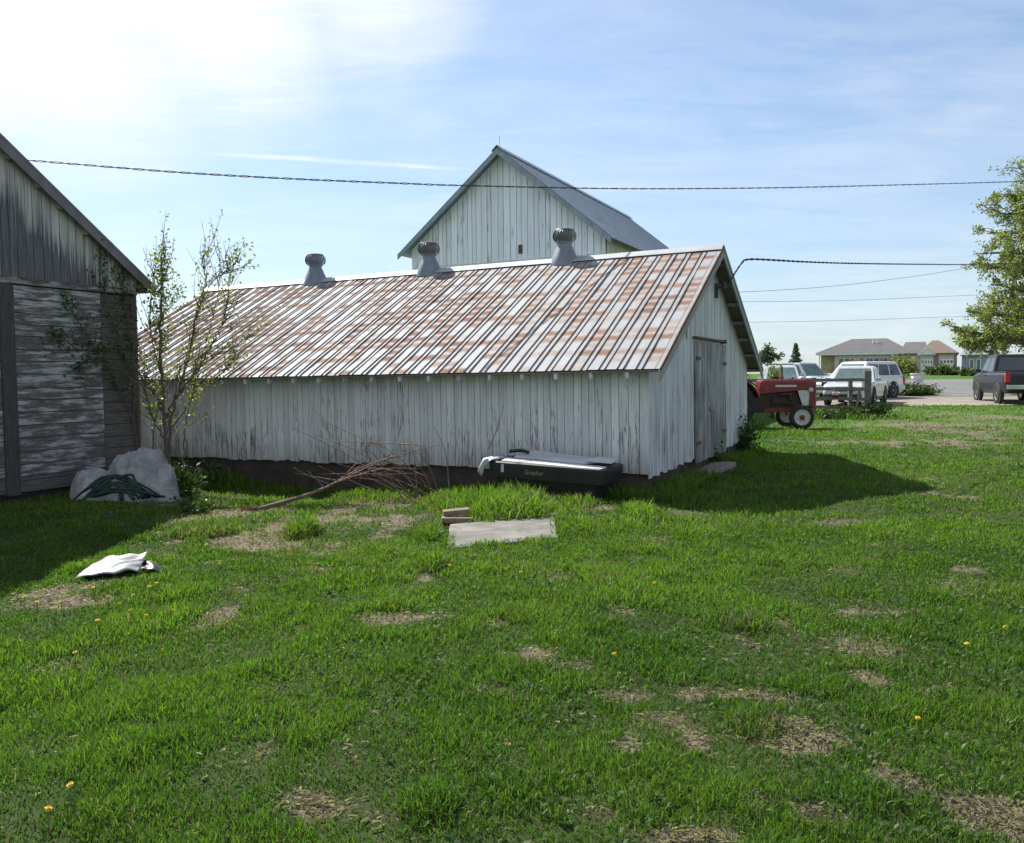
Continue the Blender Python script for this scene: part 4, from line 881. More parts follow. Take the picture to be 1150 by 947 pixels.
# ------------------------------------------------------------------ leaves, shrubs and trees
def leaf_mesh(name, mat, pts, size, parent=None, droop=.0):
    """pts (n,3); diamond leaves turned every way"""
    pts = np.asarray(pts); n = len(pts); s = size * rng.uniform(.6, 1.4, n)[:, None]
    a = rng.normal(size=(n, 3)); a /= np.linalg.norm(a, axis=1)[:, None]; h = rng.normal(size=(n, 3)); b = np.cross(a, h); b /= np.linalg.norm(b, axis=1)[:, None]
    V = np.stack([pts, pts + a * s * .5 + b * s * .30, pts + a * s, pts + a * s * .5 - b * s * .30], 1).reshape(-1, 3)
    C = np.ones((n, 4, 4)); C[:, :, 0] = rng.random(n)[:, None]; C[:, :, 1] = np.clip(rng.normal(.5, .25, n), 0, 1)[:, None]
    return np_mesh(name, mat, V, np.full(n, 4), np.arange(n * 4), C.reshape(-1, 4), parent)
def curve(pts, n=8):
    """smooth polyline through control points"""
    P = [Vector(p) for p in pts]; P = [P[0] * 2 - P[1]] + P + [P[-1] * 2 - P[-2]]; out = []
    for i in range(1, len(P) - 2):
        for k in range(n):
            t = k / n; a, b, c, d = P[i - 1:i + 3]
            out.append(.5 * ((2 * b) + (c - a) * t + (2 * a - 5 * b + 4 * c - d) * t * t + (3 * b - a - 3 * c + d) * t ** 3))
    return out + [P[-2]]
def jit(s): return Vector((random.gauss(0, s), random.gauss(0, s), random.gauss(0, s)))

# young tree in front of the shed
base = Vector((-5.42, 13.35, tz(-5.42, 13.35)))
yt = thing('young_tree', 'many-stemmed young tree just coming into leaf between the two sheds', 'tree', base)
def yp(px, py, dd=0): return at(px, py, 13.35 + dd) - base
stems = [([(187, 530, 0), (187, 500, 0), (184, 462, -.05), (181, 420, -.1), (180, 370, -.1), (181, 320, -.05), (183, 276, 0)], .055, .012),
         ([(190, 530, .05), (190, 480, .1), (200, 440, .2), (213, 392, .3), (222, 345, .3), (231, 318, .35), (229, 302, .4), (226, 286, .4)], .042, .006),
         ([(186, 470, 0), (196, 448, -.1), (218, 420, -.3), (240, 385, -.5), (252, 355, -.5), (256, 332, -.6)], .030, .005),
         ([(183, 462, 0), (176, 446, .2), (163, 428, .3), (150, 415, .35), (128, 406, .3)], .028, .008),
         ([(214, 392, .3), (222, 350, .2), (240, 315, .1), (257, 305, 0), (270, 285, 0)], .018, .004),
         ([(196, 448, -.1), (205, 410, -.2), (236, 400, -.3), (262, 392, -.4), (290, 372, -.4)], .018, .004),
         ([(181, 420, -.1), (172, 385, 0), (168, 350, .1), (172, 310, .1), (160, 278, .1)], .016, .003),
         ([(187, 500, 0), (172, 470, -.3), (164, 440, -.4), (160, 400, -.5)], .020, .004),
         ([(190, 480, .1), (208, 462, .3), (220, 430, .4), (228, 395, .5), (246, 330, .5), (248, 290, .5)], .024, .004),
         ([(200, 440, .2), (216, 432, .1), (240, 425, 0), (255, 412, -.1), (272, 396, -.1)], .018, .004),
         ([(206, 520, .4), (208, 480, .4), (213, 455, .5), (222, 430, .6)], .016, .004),
         ([(171, 525, .3), (172, 490, .3), (176, 462, .3), (174, 430, .3)], .016, .004)]
mb = MB(); twig = []; lp = []
for pts, r0, r1 in stems:
    c = curve([yp(*p) for p in pts]); n = len(c); c = [p + (jit(.012) if 0 < i else Vector()) for i, p in enumerate(c)]
    r0 *= .78; mb.tube(c, [r0 + (r1 - r0) * (i / (n - 1)) ** .7 for i in range(n)], 6)
    for q in range(int(n * .5)):
        i = int(n * .3) + int((n * .7 - 1) * random.random() ** 1.5); p = c[i]; d = (c[min(i + 1, n - 1)] - c[max(i - 1, 0)]).normalized(); d = (d + jit(.5) + Vector((.1, 0, .25))).normalized(); L = random.uniform(.25, .75)
        tp = [p, p + d * L * .5 + jit(.03), p + d * L + Vector((0, 0, .08)) + jit(.04)]; twig.append(tp)
for tp in twig: mb.tube(curve(tp, 4), [.007 - .005 * k / 8 for k in range(9)], 4)
for k in range(40):      # long bare whips
    pts, r0, r1 = random.choice(stems[:10]); p = yp(*pts[-2]); d = Vector((random.uniform(-.35, .6), random.uniform(-.3, .3), 1)).normalized(); L = random.uniform(.25, .6); mb.tube(curve([p, p + d * L * .5 + jit(.04), p + d * L + jit(.05)], 4), [.005 - .0032 * k2 / 8 for k2 in range(9)], 4)
mb.build('trunk', M['bark'], yt, smooth=True)
for tp in twig:
    for q in range(random.randint(7, 22)):
        t = random.random(); lp.append((tp[0] if t < .3 else tp[1]).lerp(tp[2] if t > .3 else tp[1], random.random()) + jit(.035))
c = curve([yp(*p) for p in stems[0][0]])
for q in range(900):
    t = random.random() ** .7; p = c[int(len(c) * .52) + int((len(c) * .48 - 1) * t)]; lp.append(p + Vector((random.gauss(0, .075), random.gauss(0, .075), random.gauss(0, .05))))
for q in range(160): lp.append(yp(196, 328, .1) + Vector((random.gauss(0, .09), random.gauss(0, .09), random.gauss(0, .12))))
leaf_mesh('leaves', M['leaf'], lp, .05, yt)

# vine on the old shed
vn = thing('climbing_vine', 'dark straggling vine climbing the plank wall of the old grey shed', 'vine', (-6.46 * .93, 14.54 * .93, .10), YAW); vn.scale = (.93, .93, .93)
mb = MB(); lp = []
for pts in ([(-.10, -.1), (-.2, .9), (-.55, 1.7), (-.9, 2.2), (-1.25, 2.7), (-1.45, 3.0)], [(-.06, -.1), (-.12, 1.2), (-.35, 2.1), (-.62, 2.9), (-.72, 3.5), (-.70, 3.85)], [(-.35, 2.1), (-.7, 2.15), (-1.05, 2.0), (-1.3, 1.8)], [(-.2, .9), (-.15, 1.8), (-.22, 2.6), (-.3, 3.2), (-.42, 3.5)], [(-.9, 2.2), (-1.2, 2.15), (-1.5, 2.35), (-1.75, 2.3)]):
    c = curve([(.075 + random.uniform(0, .03), a, b) for a, b in pts]); mb.tube(c, [.016 - .011 * i / len(c) for i in range(len(c))], 5)
    for p in c[len(c) // 3:]:
        for q in range(random.randint(3, 16)): lp.append(p + Vector((abs(random.gauss(.03, .03)), random.gauss(0, .10), random.gauss(0, .12))))
mb.build('stem', M['bark'], vn, smooth=True); leaf_mesh('leaves', M['leafdark'], lp, .06, vn)

def weed(name, label, cat, p, r, h, n, mat, size, stems_=8, group=None):
    t = thing(name, label, cat, p, random.random() * 6, group); mb = MB(); lp = []
    for k in range(stems_):
        a = random.random() * 6.28; q = random.random() ** .5 * r; e = Vector((math.cos(a) * q, math.sin(a) * q, h * random.uniform(.6, 1) * (1 - .4 * (q / r) ** 2))); c = curve([(e.x * .2, e.y * .2, -.03), (e.x * .5, e.y * .5, e.z * .5), e], 4)
        mb.tube(c, [.008 * (h / .6 + .4) * (1 - .7 * i / 8) for i in range(len(c))], 4)
        for m in range(n // stems_): pt = random.choice(c[1:]); lp.append(Vector(pt) + Vector((random.gauss(0, r * .2), random.gauss(0, r * .2), random.gauss(0, h * .12))))
    lp = [(x, y, max(z, .01)) for x, y, z in lp]
    mb.build('stem', M['stem'] if h < 1 else M['bark'], t); leaf_mesh('leaves', mat, lp, size, t); return t
def gp3(px, py): g = G(px, py); return (g.x, g.y, g.z)
weed('leafy_weed', 'tall dark leafy weed clump right beside the tarp heap', 'weed', gp3(207, 556), .34, .62, 500, M['leafdark'], .075, 14)
weed('leafy_weed', 'leafy weed clump at the dark foundation right of the young tree', 'weed', gp3(238, 548), .30, .45, 360, M['leafdark'], .07, 12)
weed('leafy_weed', 'low weed clump at the edge of the old shed shadow near the cut branch', 'weed', gp3(222, 578), .30, .30, 260, M['leafdark'], .06, 10)
weed('leafy_weed', 'small weed sprig in front of the right half of the tarp heap', 'weed', gp3(172, 552), .16, .3, 110, M['leafdark'], .06, 6)
weed('wall_bush', 'dark low bush against the far corner of the low shed gable', 'bush', (4.70, 17.3, tz(4.7, 17.3)), .50, .72, 1300, M['leafdark'], .08, 22)
weed('wall_bush', 'small dark weed tuft below the shed door', 'bush', (3.62, 15.05, tz(3.62, 15.05)), .22, .42, 260, M['leafdark'], .07, 10)
p, _ = site(983, 28.5); weed('fence_bush', 'dark weeds grown up around the stout fence end post', 'bush', p, .55, .62, 900, M['leafdark'], .09, 22)
p, _ = site(952, 28.2); weed('fence_bush', 'green weeds under the fence rails behind the leaning board', 'bush', p, .6, .5, 700, M['leafbush'], .08, 20)
p, _ = site(929, 28.0); weed('fence_bush', 'green weeds around the pails at the tractor end of the fence', 'bush', p, .5, .4, 500, M['leafbush'], .08, 16)
p, _ = site(1020, 44.8); weed('roadside_bush', 'round dark green bush beside the white parked vehicle', 'bush', p, .95, .72, 3000, M['leafdark'], .12, 40)
p, _ = site(1038, 45.2); weed('roadside_bush', 'light green low bush at the road edge below the white urn', 'bush', p, .9, .55, 2400, M['leafbush'], .12, 36)
p, _ = site(870, 28.6); weed('potted_plant', 'bright yellow-green bushy plant behind the tractor hood', 'plant', p, .30, 1.95, 1500, M['leaf'], .12, 14)
for px, d, r, h, lab in ((1047, 101, 1.1, 1.1, 'clipped green shrub below the left garage door'), (1057, 100, 1.5, 1.3, 'widest green shrub in front of the right garage door'), (1068, 101, 1.0, 1.0, 'green shrub below the right end of the brown-roofed garage'), (1086, 94, 1.0, .8, 'low reddish-brown shrub in front of the blue cottage'), (1012, 108, .9, 1.2, 'green shrub at the right end of the hipped house')):
    p, _ = site(px, d); weed('garden_shrub', lab, 'shrub', p, r, h, 900, M['leafbush'], .28, 20)

def tree(name, label, base, trunk_pts, r0, clumps, nleaf, size, mat, cr=1.0, group=None):
    """trunk -> limb to every clump -> twigs carrying the leaves"""
    t = thing(name, label, 'tree', base, 0, group); b = Vector(base); mb = MB(); tp = curve([Vector(p) - b for p in trunk_pts], 6)
    mb.tube(tp, [r0 * (1.25 if i == 0 else 1 - .6 * i / len(tp)) for i in range(len(tp))], 9); lp = []
    for c, r in clumps:
        c = Vector(c) - b; s = min(tp[len(tp) // 4:], key=lambda q: (q - c).length + max(0, q.z - c.z + .5) * 1.5); mid = s.lerp(c, .5) + jit(r * .25) + Vector((0, 0, r * .15)); lim = curve([s, mid, c], 6); d0 = (c - s).length
        mb.tube(lim, [max(.022, r0 * .42 * (1 - .85 * i / len(lim))) for i in range(len(lim))], 5)
        for q in range(int(9 + 5 * cr)):
            s2 = random.choice(lim[len(lim) // 2:]); d = Vector((random.gauss(0, 1), random.gauss(0, 1), random.gauss(.1, .6))).normalized(); e = s2 + d * r * random.uniform(.6, 1.15); tw = curve([s2, s2.lerp(e, .5) + jit(r * .12), e], 4); mb.tube(tw, [.022 * r0 / .3 * (1 - .8 * k / len(tw)) for k in range(len(tw))], 4)
            for m in range(4):
                s3 = random.choice(tw[2:]); e3 = s3 + (d + jit(.7)).normalized() * r * random.uniform(.2, .5); t3 = [s3, s3.lerp(e3, .5) + jit(r * .05), e3]; mb.tube(t3, [.012, .009, .005], 3)
                for w in range(int(nleaf)): lp.append(s3.lerp(e3, random.random() ** .7) + jit(r * .075))
    mb.build('trunk', M['bark'], t, smooth=True); leaf_mesh('crown', mat, lp, size, t); return t
TD = 47
def tp_(px, py, dd=0): return at(px, py, TD + dd)
bx_, _ = site(1192, TD)
cl = [((1123, 240, 0), 1.3), ((1108, 262, 1), 1.3), ((1096, 285, -1), 1.1), ((1122, 285, 2), 1.5), ((1136, 262, -2), 1.4), ((1132, 218, 1), 1.0), ((1118, 300, -2), 1.2), ((1150, 300, 0), 1.5), ((1160, 240, 0), 1.8), ((1175, 205, 1), 1.8), ((1150, 215, -2), 1.2), ((1100, 296, 0), .9),
      ((1110, 340, 0), 1.3), ((1085, 350, -1), 1.2), ((1066, 366, 0), 1.0), ((1088, 372, 1), 1.3), ((1112, 368, -1), 1.4), ((1130, 352, 1), 1.4), ((1132, 378, -2), 1.3), ((1070, 384, -.5), .8), ((1108, 388, 0), 1.0), ((1150, 360, 1), 1.6), ((1120, 320, -2.5), .8), ((1144, 330, 2), 1.2),
      ((1190, 250, 3), 2.2), ((1215, 220, 0), 2.4), ((1250, 260, 1), 2.4), ((1280, 300, -1), 2.4), ((1240, 330, 2), 2.4), ((1290, 360, 0), 2.2), ((1200, 320, -4), 2.2), ((1180, 365, 4), 2.0), ((1240, 385, -3), 1.9), ((1170, 285, -4), 1.8), ((1195, 190, 2), 1.9)]
tree('big_tree', 'large spreading tree in light spring leaf at the right edge beyond the drive', bx_, [bx_, tp_(1190, 380), tp_(1186, 330, .3), tp_(1194, 270, 0), tp_(1190, 215, .5)], .36, [(tp_(*c), r) for c, r in cl], 21, .135, M['leaftree'])
def smalltree(name, label, px, d, h, r, mat, n, size, nl):
    p, _ = site(px, d); p = Vector(p); cs = []
    for k in range(n):
        a = k * 2.4; q = r * math.sqrt((k + .5) / n) * .75; cs.append((p + Vector((math.cos(a) * q, math.sin(a) * q, h * (1 - .42 * (q / r) ** 2) - r * .35 + random.uniform(-.2, .2) * r)), r * .42))
    tree(name, label, p, [p, p + Vector((.05, 0, h * .4)), p + Vector((0, .05, h * .8))], h * .03, cs, nl, size, mat, .4)
smalltree('ornamental_tree', 'small round-crowned tree above the white parked vehicle in front of the houses', 1014, 62, 2.25, 1.35, M['leaftree'], 9, .15, 7)
smalltree('distant_tree', 'dark distant tree just past the shed eave', 861, 92, 3.6, 1.7, M['leaffar'], 7, .3, 5)
p, _ = site(893.5, 130); p = Vector(p); ct = thing('distant_conifer', 'small pointed conifer on the skyline above the parked minivan', 'tree', p); mb = MB(); mb.tube([(0, 0, 0), (0, 0, 4.4)], [.12, .02], 6); mb.build('trunk', M['bark'], ct); lp = []
for k in range(1500):
    z = random.uniform(.6, 4.5); rr = (4.6 - z) * .30 * random.uniform(.3, 1) * (1 + .25 * math.sin(z * 7)); a = random.random() * 6.28; lp.append((math.cos(a) * rr, math.sin(a) * rr, z))
leaf_mesh('crown', M['leaffar'], lp, .35, ct)
# ------------------------------------------------------------------ things in the yard
def plate(mb, P, t, n=10, wob=.0):
    """slab over four ground corners with slightly broken edges"""
    top = []; e = P + P[:1]
    for a, b in zip(e[:-1], e[1:]):
        for k in range(n):
            q = a.lerp(b, k / n); q = Vector((q.x, q.y, 0)); q.x += random.uniform(-wob, wob); q.y += random.uniform(-wob, wob); top.append(q)
    m = len(top); mb.add([(p.x, p.y, t[1]) for p in top] + [(p.x, p.y, t[0]) for p in top], [tuple(range(m)), tuple(range(m, 2 * m))[::-1]] + [(i, m + i, m + (i + 1) % m, (i + 1) % m) for i in range(m)])
c = sum(SLAB, Vector()) / 4
mb = MB(); plate(mb, [p - c for p in SLAB][::-1], (-.12, .03), 8, .007)
o = mb.build('concrete_slab', M['slab'], bevel=.012); o.location = c; o.rotation_euler = (.01, -.012, 0); tag(o, 'flat pale grey concrete slab lying in the grass', 'slab')
g0 = G(513, 588)
mb = MB(); mb.box(-.17, .17, -.07, .07, 0, .062); o = mb.build('timber_block', M['wood'], bevel=.008); o.location = (g0.x, g0.y, g0.z + .01); o.rotation_euler = (0, .03, .12); tag(o, 'short old timber block lying on the soil under another block by the slab', 'timber')
mb = MB(); mb.box(-.15, .15, -.06, .06, 0, .06); o = mb.build('timber_block', M['wood'], bevel=.008); o.location = (g0.x - .01, g0.y + .10, g0.z + .085); o.rotation_euler = (.05, -.06, .2); tag(o, 'short old timber block on top of another block in the tall grass by the slab', 'timber')
# black plastic tub
tub_o = Matrix.Translation((1.863, 11.5, 0)) @ Matrix.Rotation(YAW, 4, 'Z')
tl = tub_o @ Vector((-1.14, -.58, 0)); tz0 = tz(tl.x, tl.y)
tub = thing('plastic_tub', 'long black plastic tub with pale lettering pushed against the shed wall', 'tub', (tl.x, tl.y, tz0 - .02), YAW); tub.rotation_euler = (0, .035, YAW + .03); tub.scale = (.90, 1, 1)
def rring(hx_, hy, z, r=.10, n=5, dz=0):
    out = []
    for cx, cy, a0 in ((hx_ - r, hy - r, 0), (-hx_ + r, hy - r, PI / 2), (-hx_ + r, -hy + r, PI), (hx_ - r, -hy + r, 1.5 * PI)):
        for k in range(n + 1): a = a0 + PI / 2 * k / n; x = cx + r * math.cos(a); out.append((x, cy + r * math.sin(a), z + dz * x))
    return out
def loft(mb, rings, close=True):
    n = len(rings[0]); vs = [p for r in rings for p in r]; fs = [(i * n + k, i * n + (k + 1) % n, (i + 1) * n + (k + 1) % n, (i + 1) * n + k) for i in range(len(rings) - 1) for k in range(n)]
    if close: fs += [tuple(range(n))[::-1], tuple(range((len(rings) - 1) * n, len(rings) * n))]
    mb.add(vs, fs)
mb = MB(); loft(mb, [rring(.74, .30, 0), rring(.80, .34, .10), rring(.84, .36, .285)]); mb.build('body', M['black'], tub, smooth=False)
mb = MB(); loft(mb, [rring(.85, .37, .283), rring(.93, .42, .29), rring(.945, .43, .45), rring(.945, .43, .485), rring(.92, .41, .50), rring(.86, .36, .50), rring(.84, .34, .42), rring(.80, .32, .40)]); mb.build('rim', M['black'], tub, smooth=False)
fc = bpy.data.curves.new('lettering', 'FONT'); fc.body = 'Grapher'; fc.size = .088; fc.extrude = .001; fc.align_x = 'CENTER'
fo = bpy.data.objects.new('lettering_source', fc); COL.objects.link(fo); bpy.context.view_layer.update()
me = bpy.data.meshes.new_from_object(fo.evaluated_get(bpy.context.evaluated_depsgraph_get())); bpy.data.objects.remove(fo)
me.materials.clear(); me.materials.append(M['letter']); lo = bpy.data.objects.new('lettering', me); COL.objects.link(lo); lo.parent = tub; lo.location = (-.16, -.431, .355); lo.rotation_euler = (PI / 2 + .05, 0, 0)
mb = MB(); mb.box(-.70, -.655, -.434, -.425, .36, .47); mb.build('white_clip', M['whiteboard'], tub)
T0 = Matrix.Translation(tub.location) @ tub.rotation_euler.to_matrix().to_4x4() @ Matrix.Diagonal((.90, 1, 1, 1))
def on_tub(name, label, cat, mat, poly, t, z, tilt, rz=0):
    mb = MB(); mb.prism(poly, (0, t), lambda a, b, c: (a, b, c)); o = mb.build(name, mat, bevel=.004); o.matrix_world = T0 @ Matrix.Translation((0, 0, z)) @ Matrix.Rotation(tilt[0], 4, 'X') @ Matrix.Rotation(tilt[1], 4, 'Y') @ Matrix.Rotation(rz, 4, 'Z'); return tag(o, label, cat)
on_tub('loose_board', 'long white board lying across the front edge of the black tub', 'board', M['whiteboard'], [(-.72, -.40), (.86, -.42), (.88, -.20), (-.74, -.14)], .022, .515, (.075, .012), .0)
on_tub('loose_board', 'wide bluish-white board at the back on top of the black tub', 'board', M['whiteboard'], [(-.62, -.16), (.50, -.20), (.92, .10), (-.55, .36)], .02, .545, (.10, .012), .0)
on_tub('loose_board', 'small whitish board overlapping the right end of the black tub', 'board', M['whiteboard'], [(.52, -.16), (.94, -.20), (.95, .12), (.60, .16)], .018, .565, (.09, .0), .02)
mb = MB(); mb.tube(curve([(-.78, .0, .60), (-.6, .02, .62), (-.45, -.02, .605)], 5), .025, 8); o = mb.build('pipe_offcut', M['hose']); o.matrix_world = T0; tag(o, 'short dark pipe piece on the left end of the boards over the tub', 'pipe')
mb = MB(); n = 9; vs = []
for j in range(n):
    for i in range(6):
        u = i / 5; v = j / (n - 1); h_ = max(0, v - .5) * 2; vs.append((-.985 + .15 * u + .03 * math.sin(v * 4 + 1) - .05 * h_, .05 - .52 * min(v, .5) * 2 + .012 * math.sin(u * 8 + v * 5), .525 + .014 * math.sin(u * 9 + v * 6) - (.17 + .08 * math.sin(u * 5)) * h_))
mb.add(vs, [(j * 6 + i, j * 6 + i + 1, (j + 1) * 6 + i + 1, (j + 1) * 6 + i) for j in range(n - 1) for i in range(5)]); o = mb.build('plastic_sheet', M['scrap'], smooth=True); o.matrix_world = T0; s_ = o.modifiers.new('thickness', 'SOLIDIFY'); s_.thickness = .006; tag(o, 'crumpled whitish plastic scrap hanging at the left end of the black tub', 'plastic scrap')
# tarp heap
ho = Vector((-5.70, 12.30, 0)); ho.z = tz(ho.x, ho.y)
heap = thing('tarp_heap', 'lumpy heap under a grey-white tarp in front of the old shed', 'tarp', ho, YAW + PI / 2 - .55 + .15); HR = -.02
heap.rotation_euler = (0, 0, math.atan2(6.03, 13.0)); heap.scale = (.95, .95, .95)
LUMPS = [(.20, .0, .52, .42, .70), (-.46, -.08, .32, .34, .48), (.52, -.14, .24, .30, .52), (.0, -.3, .34, .26, .34), (.36, .1, .36, .34, .74)]
def hz(x, y):
    v = 0
    for cx, cy, rx, ry, h in LUMPS:
        r2 = ((x - cx) / rx) ** 2 + ((y - cy) / ry) ** 2
        if r2 < 1: v = max(v, h * (1 - r2 ** 1.6) ** .55)
    return v
mb = MB(); n1, n2 = 120, 80; xs = np.linspace(-.85, .85, n1); ys = np.linspace(-.62, .55, n2)
Z = np.array([[hz(x, y) for x in xs] for y in ys])
for _ in range(3): Z[1:-1, 1:-1] = (Z[1:-1, 1:-1] * 2 + Z[:-2, 1:-1] + Z[2:, 1:-1] + Z[1:-1, :-2] + Z[1:-1, 2:]) / 6
XX, YY = np.meshgrid(xs, ys); fold = 0 * XX + .045 * (.5 - np.abs(fbm(XX * 3.2 + 2, YY * 3.2, 41, 2) - .5) * 4) * 1.0 + .03 * (.5 - np.abs(fbm(XX * 8, YY * 8, 43, 2) - .5) * 4) + 0 * np.abs(np.sin(XX * 8 + YY * 4 + 7 * fbm(XX * 2.5, YY * 2.5, 5))) * .05 + np.abs(np.sin(XX * 5 - YY * 13 + 9 * fbm(XX * 3, YY * 3, 15))) * .03 + .09 * (fbm(XX * 7, YY * 7, 9) - .5); Z = np.where(Z > .04, Z - .02 + fold * np.clip(Z * 3, 0, 1), Z - .08)
mb.add(np.stack([XX.ravel(), YY.ravel(), Z.ravel()], 1).tolist(), [(j * n1 + i, j * n1 + i + 1, (j + 1) * n1 + i + 1, (j + 1) * n1 + i) for j in range(n2 - 1) for i in range(n1 - 1)])
mb.build('tarp', M['tarp'], heap, smooth=True)
def frontpt(x, z):
    for y in np.arange(-.62, .3, .015):
        i = int(np.clip((x + .85) / 1.7 * (n1 - 1), 0, n1 - 1)); j = int(np.clip((y + .62) / 1.17 * (n2 - 1), 0, n2 - 1))
        if Z[j, i] >= z: return Vector((x, y - .022, z + .012))
    return Vector((x, -.3, z))
mb = MB()
for k in range(16):
    a = -.74 + random.uniform(0, .14); b = random.uniform(-.1, .55); h = random.uniform(.16, .40); m = random.uniform(-.3, .05)
    mb.tube(curve([frontpt(a, .03), frontpt((a + m) / 2, h * .65), frontpt(m, h), frontpt((m + b) / 2, h * .78), frontpt(b, .04)], 7), .017, 6)
o = mb.build('garden_hose', M['hose'], smooth=True); o.matrix_world = Matrix.Translation(heap.location) @ Matrix.Rotation(heap.rotation_euler.z, 4, 'Z') @ Matrix.Scale(.95, 4); tag(o, 'dark green hose tangled over the front of the tarp heap', 'hose')
# scuffed white panel
g0 = G(132, 648); tp = thing('broken_panel', 'scuffed white curved plastic panel with black edge lying on the lawn', 'panel', (g0.x, g0.y, g0.z + .01), .30); tp.scale = (.86, .86, .72)
def shell(name, mat, nx_, ny_, fn, parent, th):
    mb = MB(); mb.add([fn(i / (nx_ - 1), j / (ny_ - 1)) for j in range(ny_) for i in range(nx_)], [(j * nx_ + i, j * nx_ + i + 1, (j + 1) * nx_ + i + 1, (j + 1) * nx_ + i) for j in range(ny_ - 1) for i in range(nx_ - 1)]); o = mb.build(name, mat, parent, smooth=True); s = o.modifiers.new('thickness', 'SOLIDIFY'); s.thickness = th; s.offset = 1; return o
def pf(u, v): return (-.30 + .50 * u + .05 * v - .05 * (1 - u) * (1 - v), -.13 + .30 * v - .06 * math.sin(PI * u) * (1 - v) + .05 * u, .055 + .13 * v ** .8 * (.75 + .25 * u) + .03 * math.sin(PI * u) - .035 * (1 - u) ** 3 + .010 * math.sin(9 * u + 5 * v) + .012 * math.sin(17 * u - 9 * v + 3 * math.sin(6 * v)) * (.3 + u))
shell('top_sheet', M['tray'], 26, 16, pf, tp, .008)
def sf(u, v): x, y, z = pf(u, 0); return (x + .012 * v, y + .012 + .03 * v, z - .004 - .055 * v)
shell('black_edge', M['black'], 26, 4, sf, tp, .006)
def ef(u, v): return (.20 + .20 * u + .03 * math.sin(v * 4), -.06 + .26 * v - .05 * u, .02 + .10 * math.sin(PI * min(1, u * .8 + .25)) * (.55 + .45 * v) + .012 * math.sin(u * 11 + v * 7))
shell('black_liner', M['black'], 14, 10, ef, tp, .006)
# cut branches
b0 = at(272, 577, 10.75); b0.z = tz(b0.x, b0.y)
br = thing('cut_branch', 'large cut branch with red-brown butt end and fanned dry twigs by the shed', 'branch', b0)
B = lambda px, py, D: at(px, py, D) - b0
mb = MB(); main = curve([B(276, 576, 10.75), B(312, 566, 10.85), B(345, 556, 11.0), B(372, 545, 11.2), B(398, 530, 11.4), B(425, 518, 11.5), B(452, 512, 11.6)], 6); mb.tube(main, [.034 - .027 * i / len(main) for i in range(len(main))], 7)
for k in range(9):
    s = main[random.randint(10, len(main) - 4)]; e = B(random.uniform(395, 500), random.uniform(498, 545), 11.4 + random.uniform(-.4, .3)); m = s.lerp(e, .5) + Vector((0, 0, random.uniform(.02, .12))) + jit(.03); c = curve([s, m, e + jit(.05)], 5); mb.tube(c, [.011 - .008 * i / len(c) for i in range(len(c))], 4)
    for q in range(3): s2 = random.choice(c[2:]); e2 = s2 + (e - s).normalized() * random.uniform(.1, .4) + jit(.08); mb.tube([s2, s2.lerp(e2, .5) + jit(.015), e2], [.004, .003, .002], 3)
for a, b2 in (((372, 545), (330, 525)), ((365, 548), (345, 528)), ((380, 540), (330, 531))):
    s = B(*a, 11.1); e = B(*b2, 11.3); mb.tube(curve([s, s.lerp(e, .5) + jit(.03), e], 4), [.008 - .0006 * i for i in range(9)], 4)
mb.build('branch_wood', M['brush'], br, smooth=True)
mb = MB(); d = (main[0] - main[4]).normalized(); mb.tube([main[0] - d * .16, main[0], main[0] + d * .05, main[0] + d * .12], [.05, .07, .09, .07], 8); mb.tube([main[0] + d * .03, main[0] + d * .12 + Vector((-.03, .02, .07))], [.045, .03], 7); mb.build('butt_end', M['butt'], br)
b1 = at(455, 545, 11.35); b1.z = tz(b1.x, b1.y)
b2t = thing('dry_brush', 'dry leafless brush of thin arching twigs standing against the shed wall', 'brush', b1); mb = MB()
for k in range(14):
    a = random.uniform(-1, 1); e = at(425 + a * 85 + random.gauss(0, 15), random.uniform(472, 535), 11.5 + random.uniform(-.25, .2)) - b1; s = Vector((.45 + random.gauss(0, .22), random.gauss(0, .06), -.02)); c = curve([s, s.lerp(e, .5) + Vector((0, 0, .10)) + jit(.05), e], 6); mb.tube(c, [.008 - .006 * i / len(c) for i in range(len(c))], 4)
mb.build('twigs', M['brush'], b2t, smooth=True)
for px0, py0, D0, px1, py1, D1, lab in ((470, 500, 11.9, 355, 496, 11.7, 'long pale bare stick lying nearly level in front of the low shed wall'), (425, 500, 11.9, 362, 472, 11.8, 'thin pale bent stick slanting up before the low shed wall'), (340, 583, 10.55, 452, 580, 10.35, 'straight brown stick lying on the bare soil before the brush'), (548, 505, 12.0, 566, 455, 12.05, 'thin dark sapling stick leaning on the wall at the left end of the tub')):
    a = at(px0, py0, D0); b3 = at(px1, py1, D1); mb = MB(); c = curve([Vector(), (b3 - a) * .5 + jit(.03), b3 - a], 6); mb.tube(c, [.009 - .005 * i / len(c) for i in range(len(c))], 5)
    o = mb.build('stick', M['bark2'], smooth=True); o.location = a; tag(o, lab, 'stick')
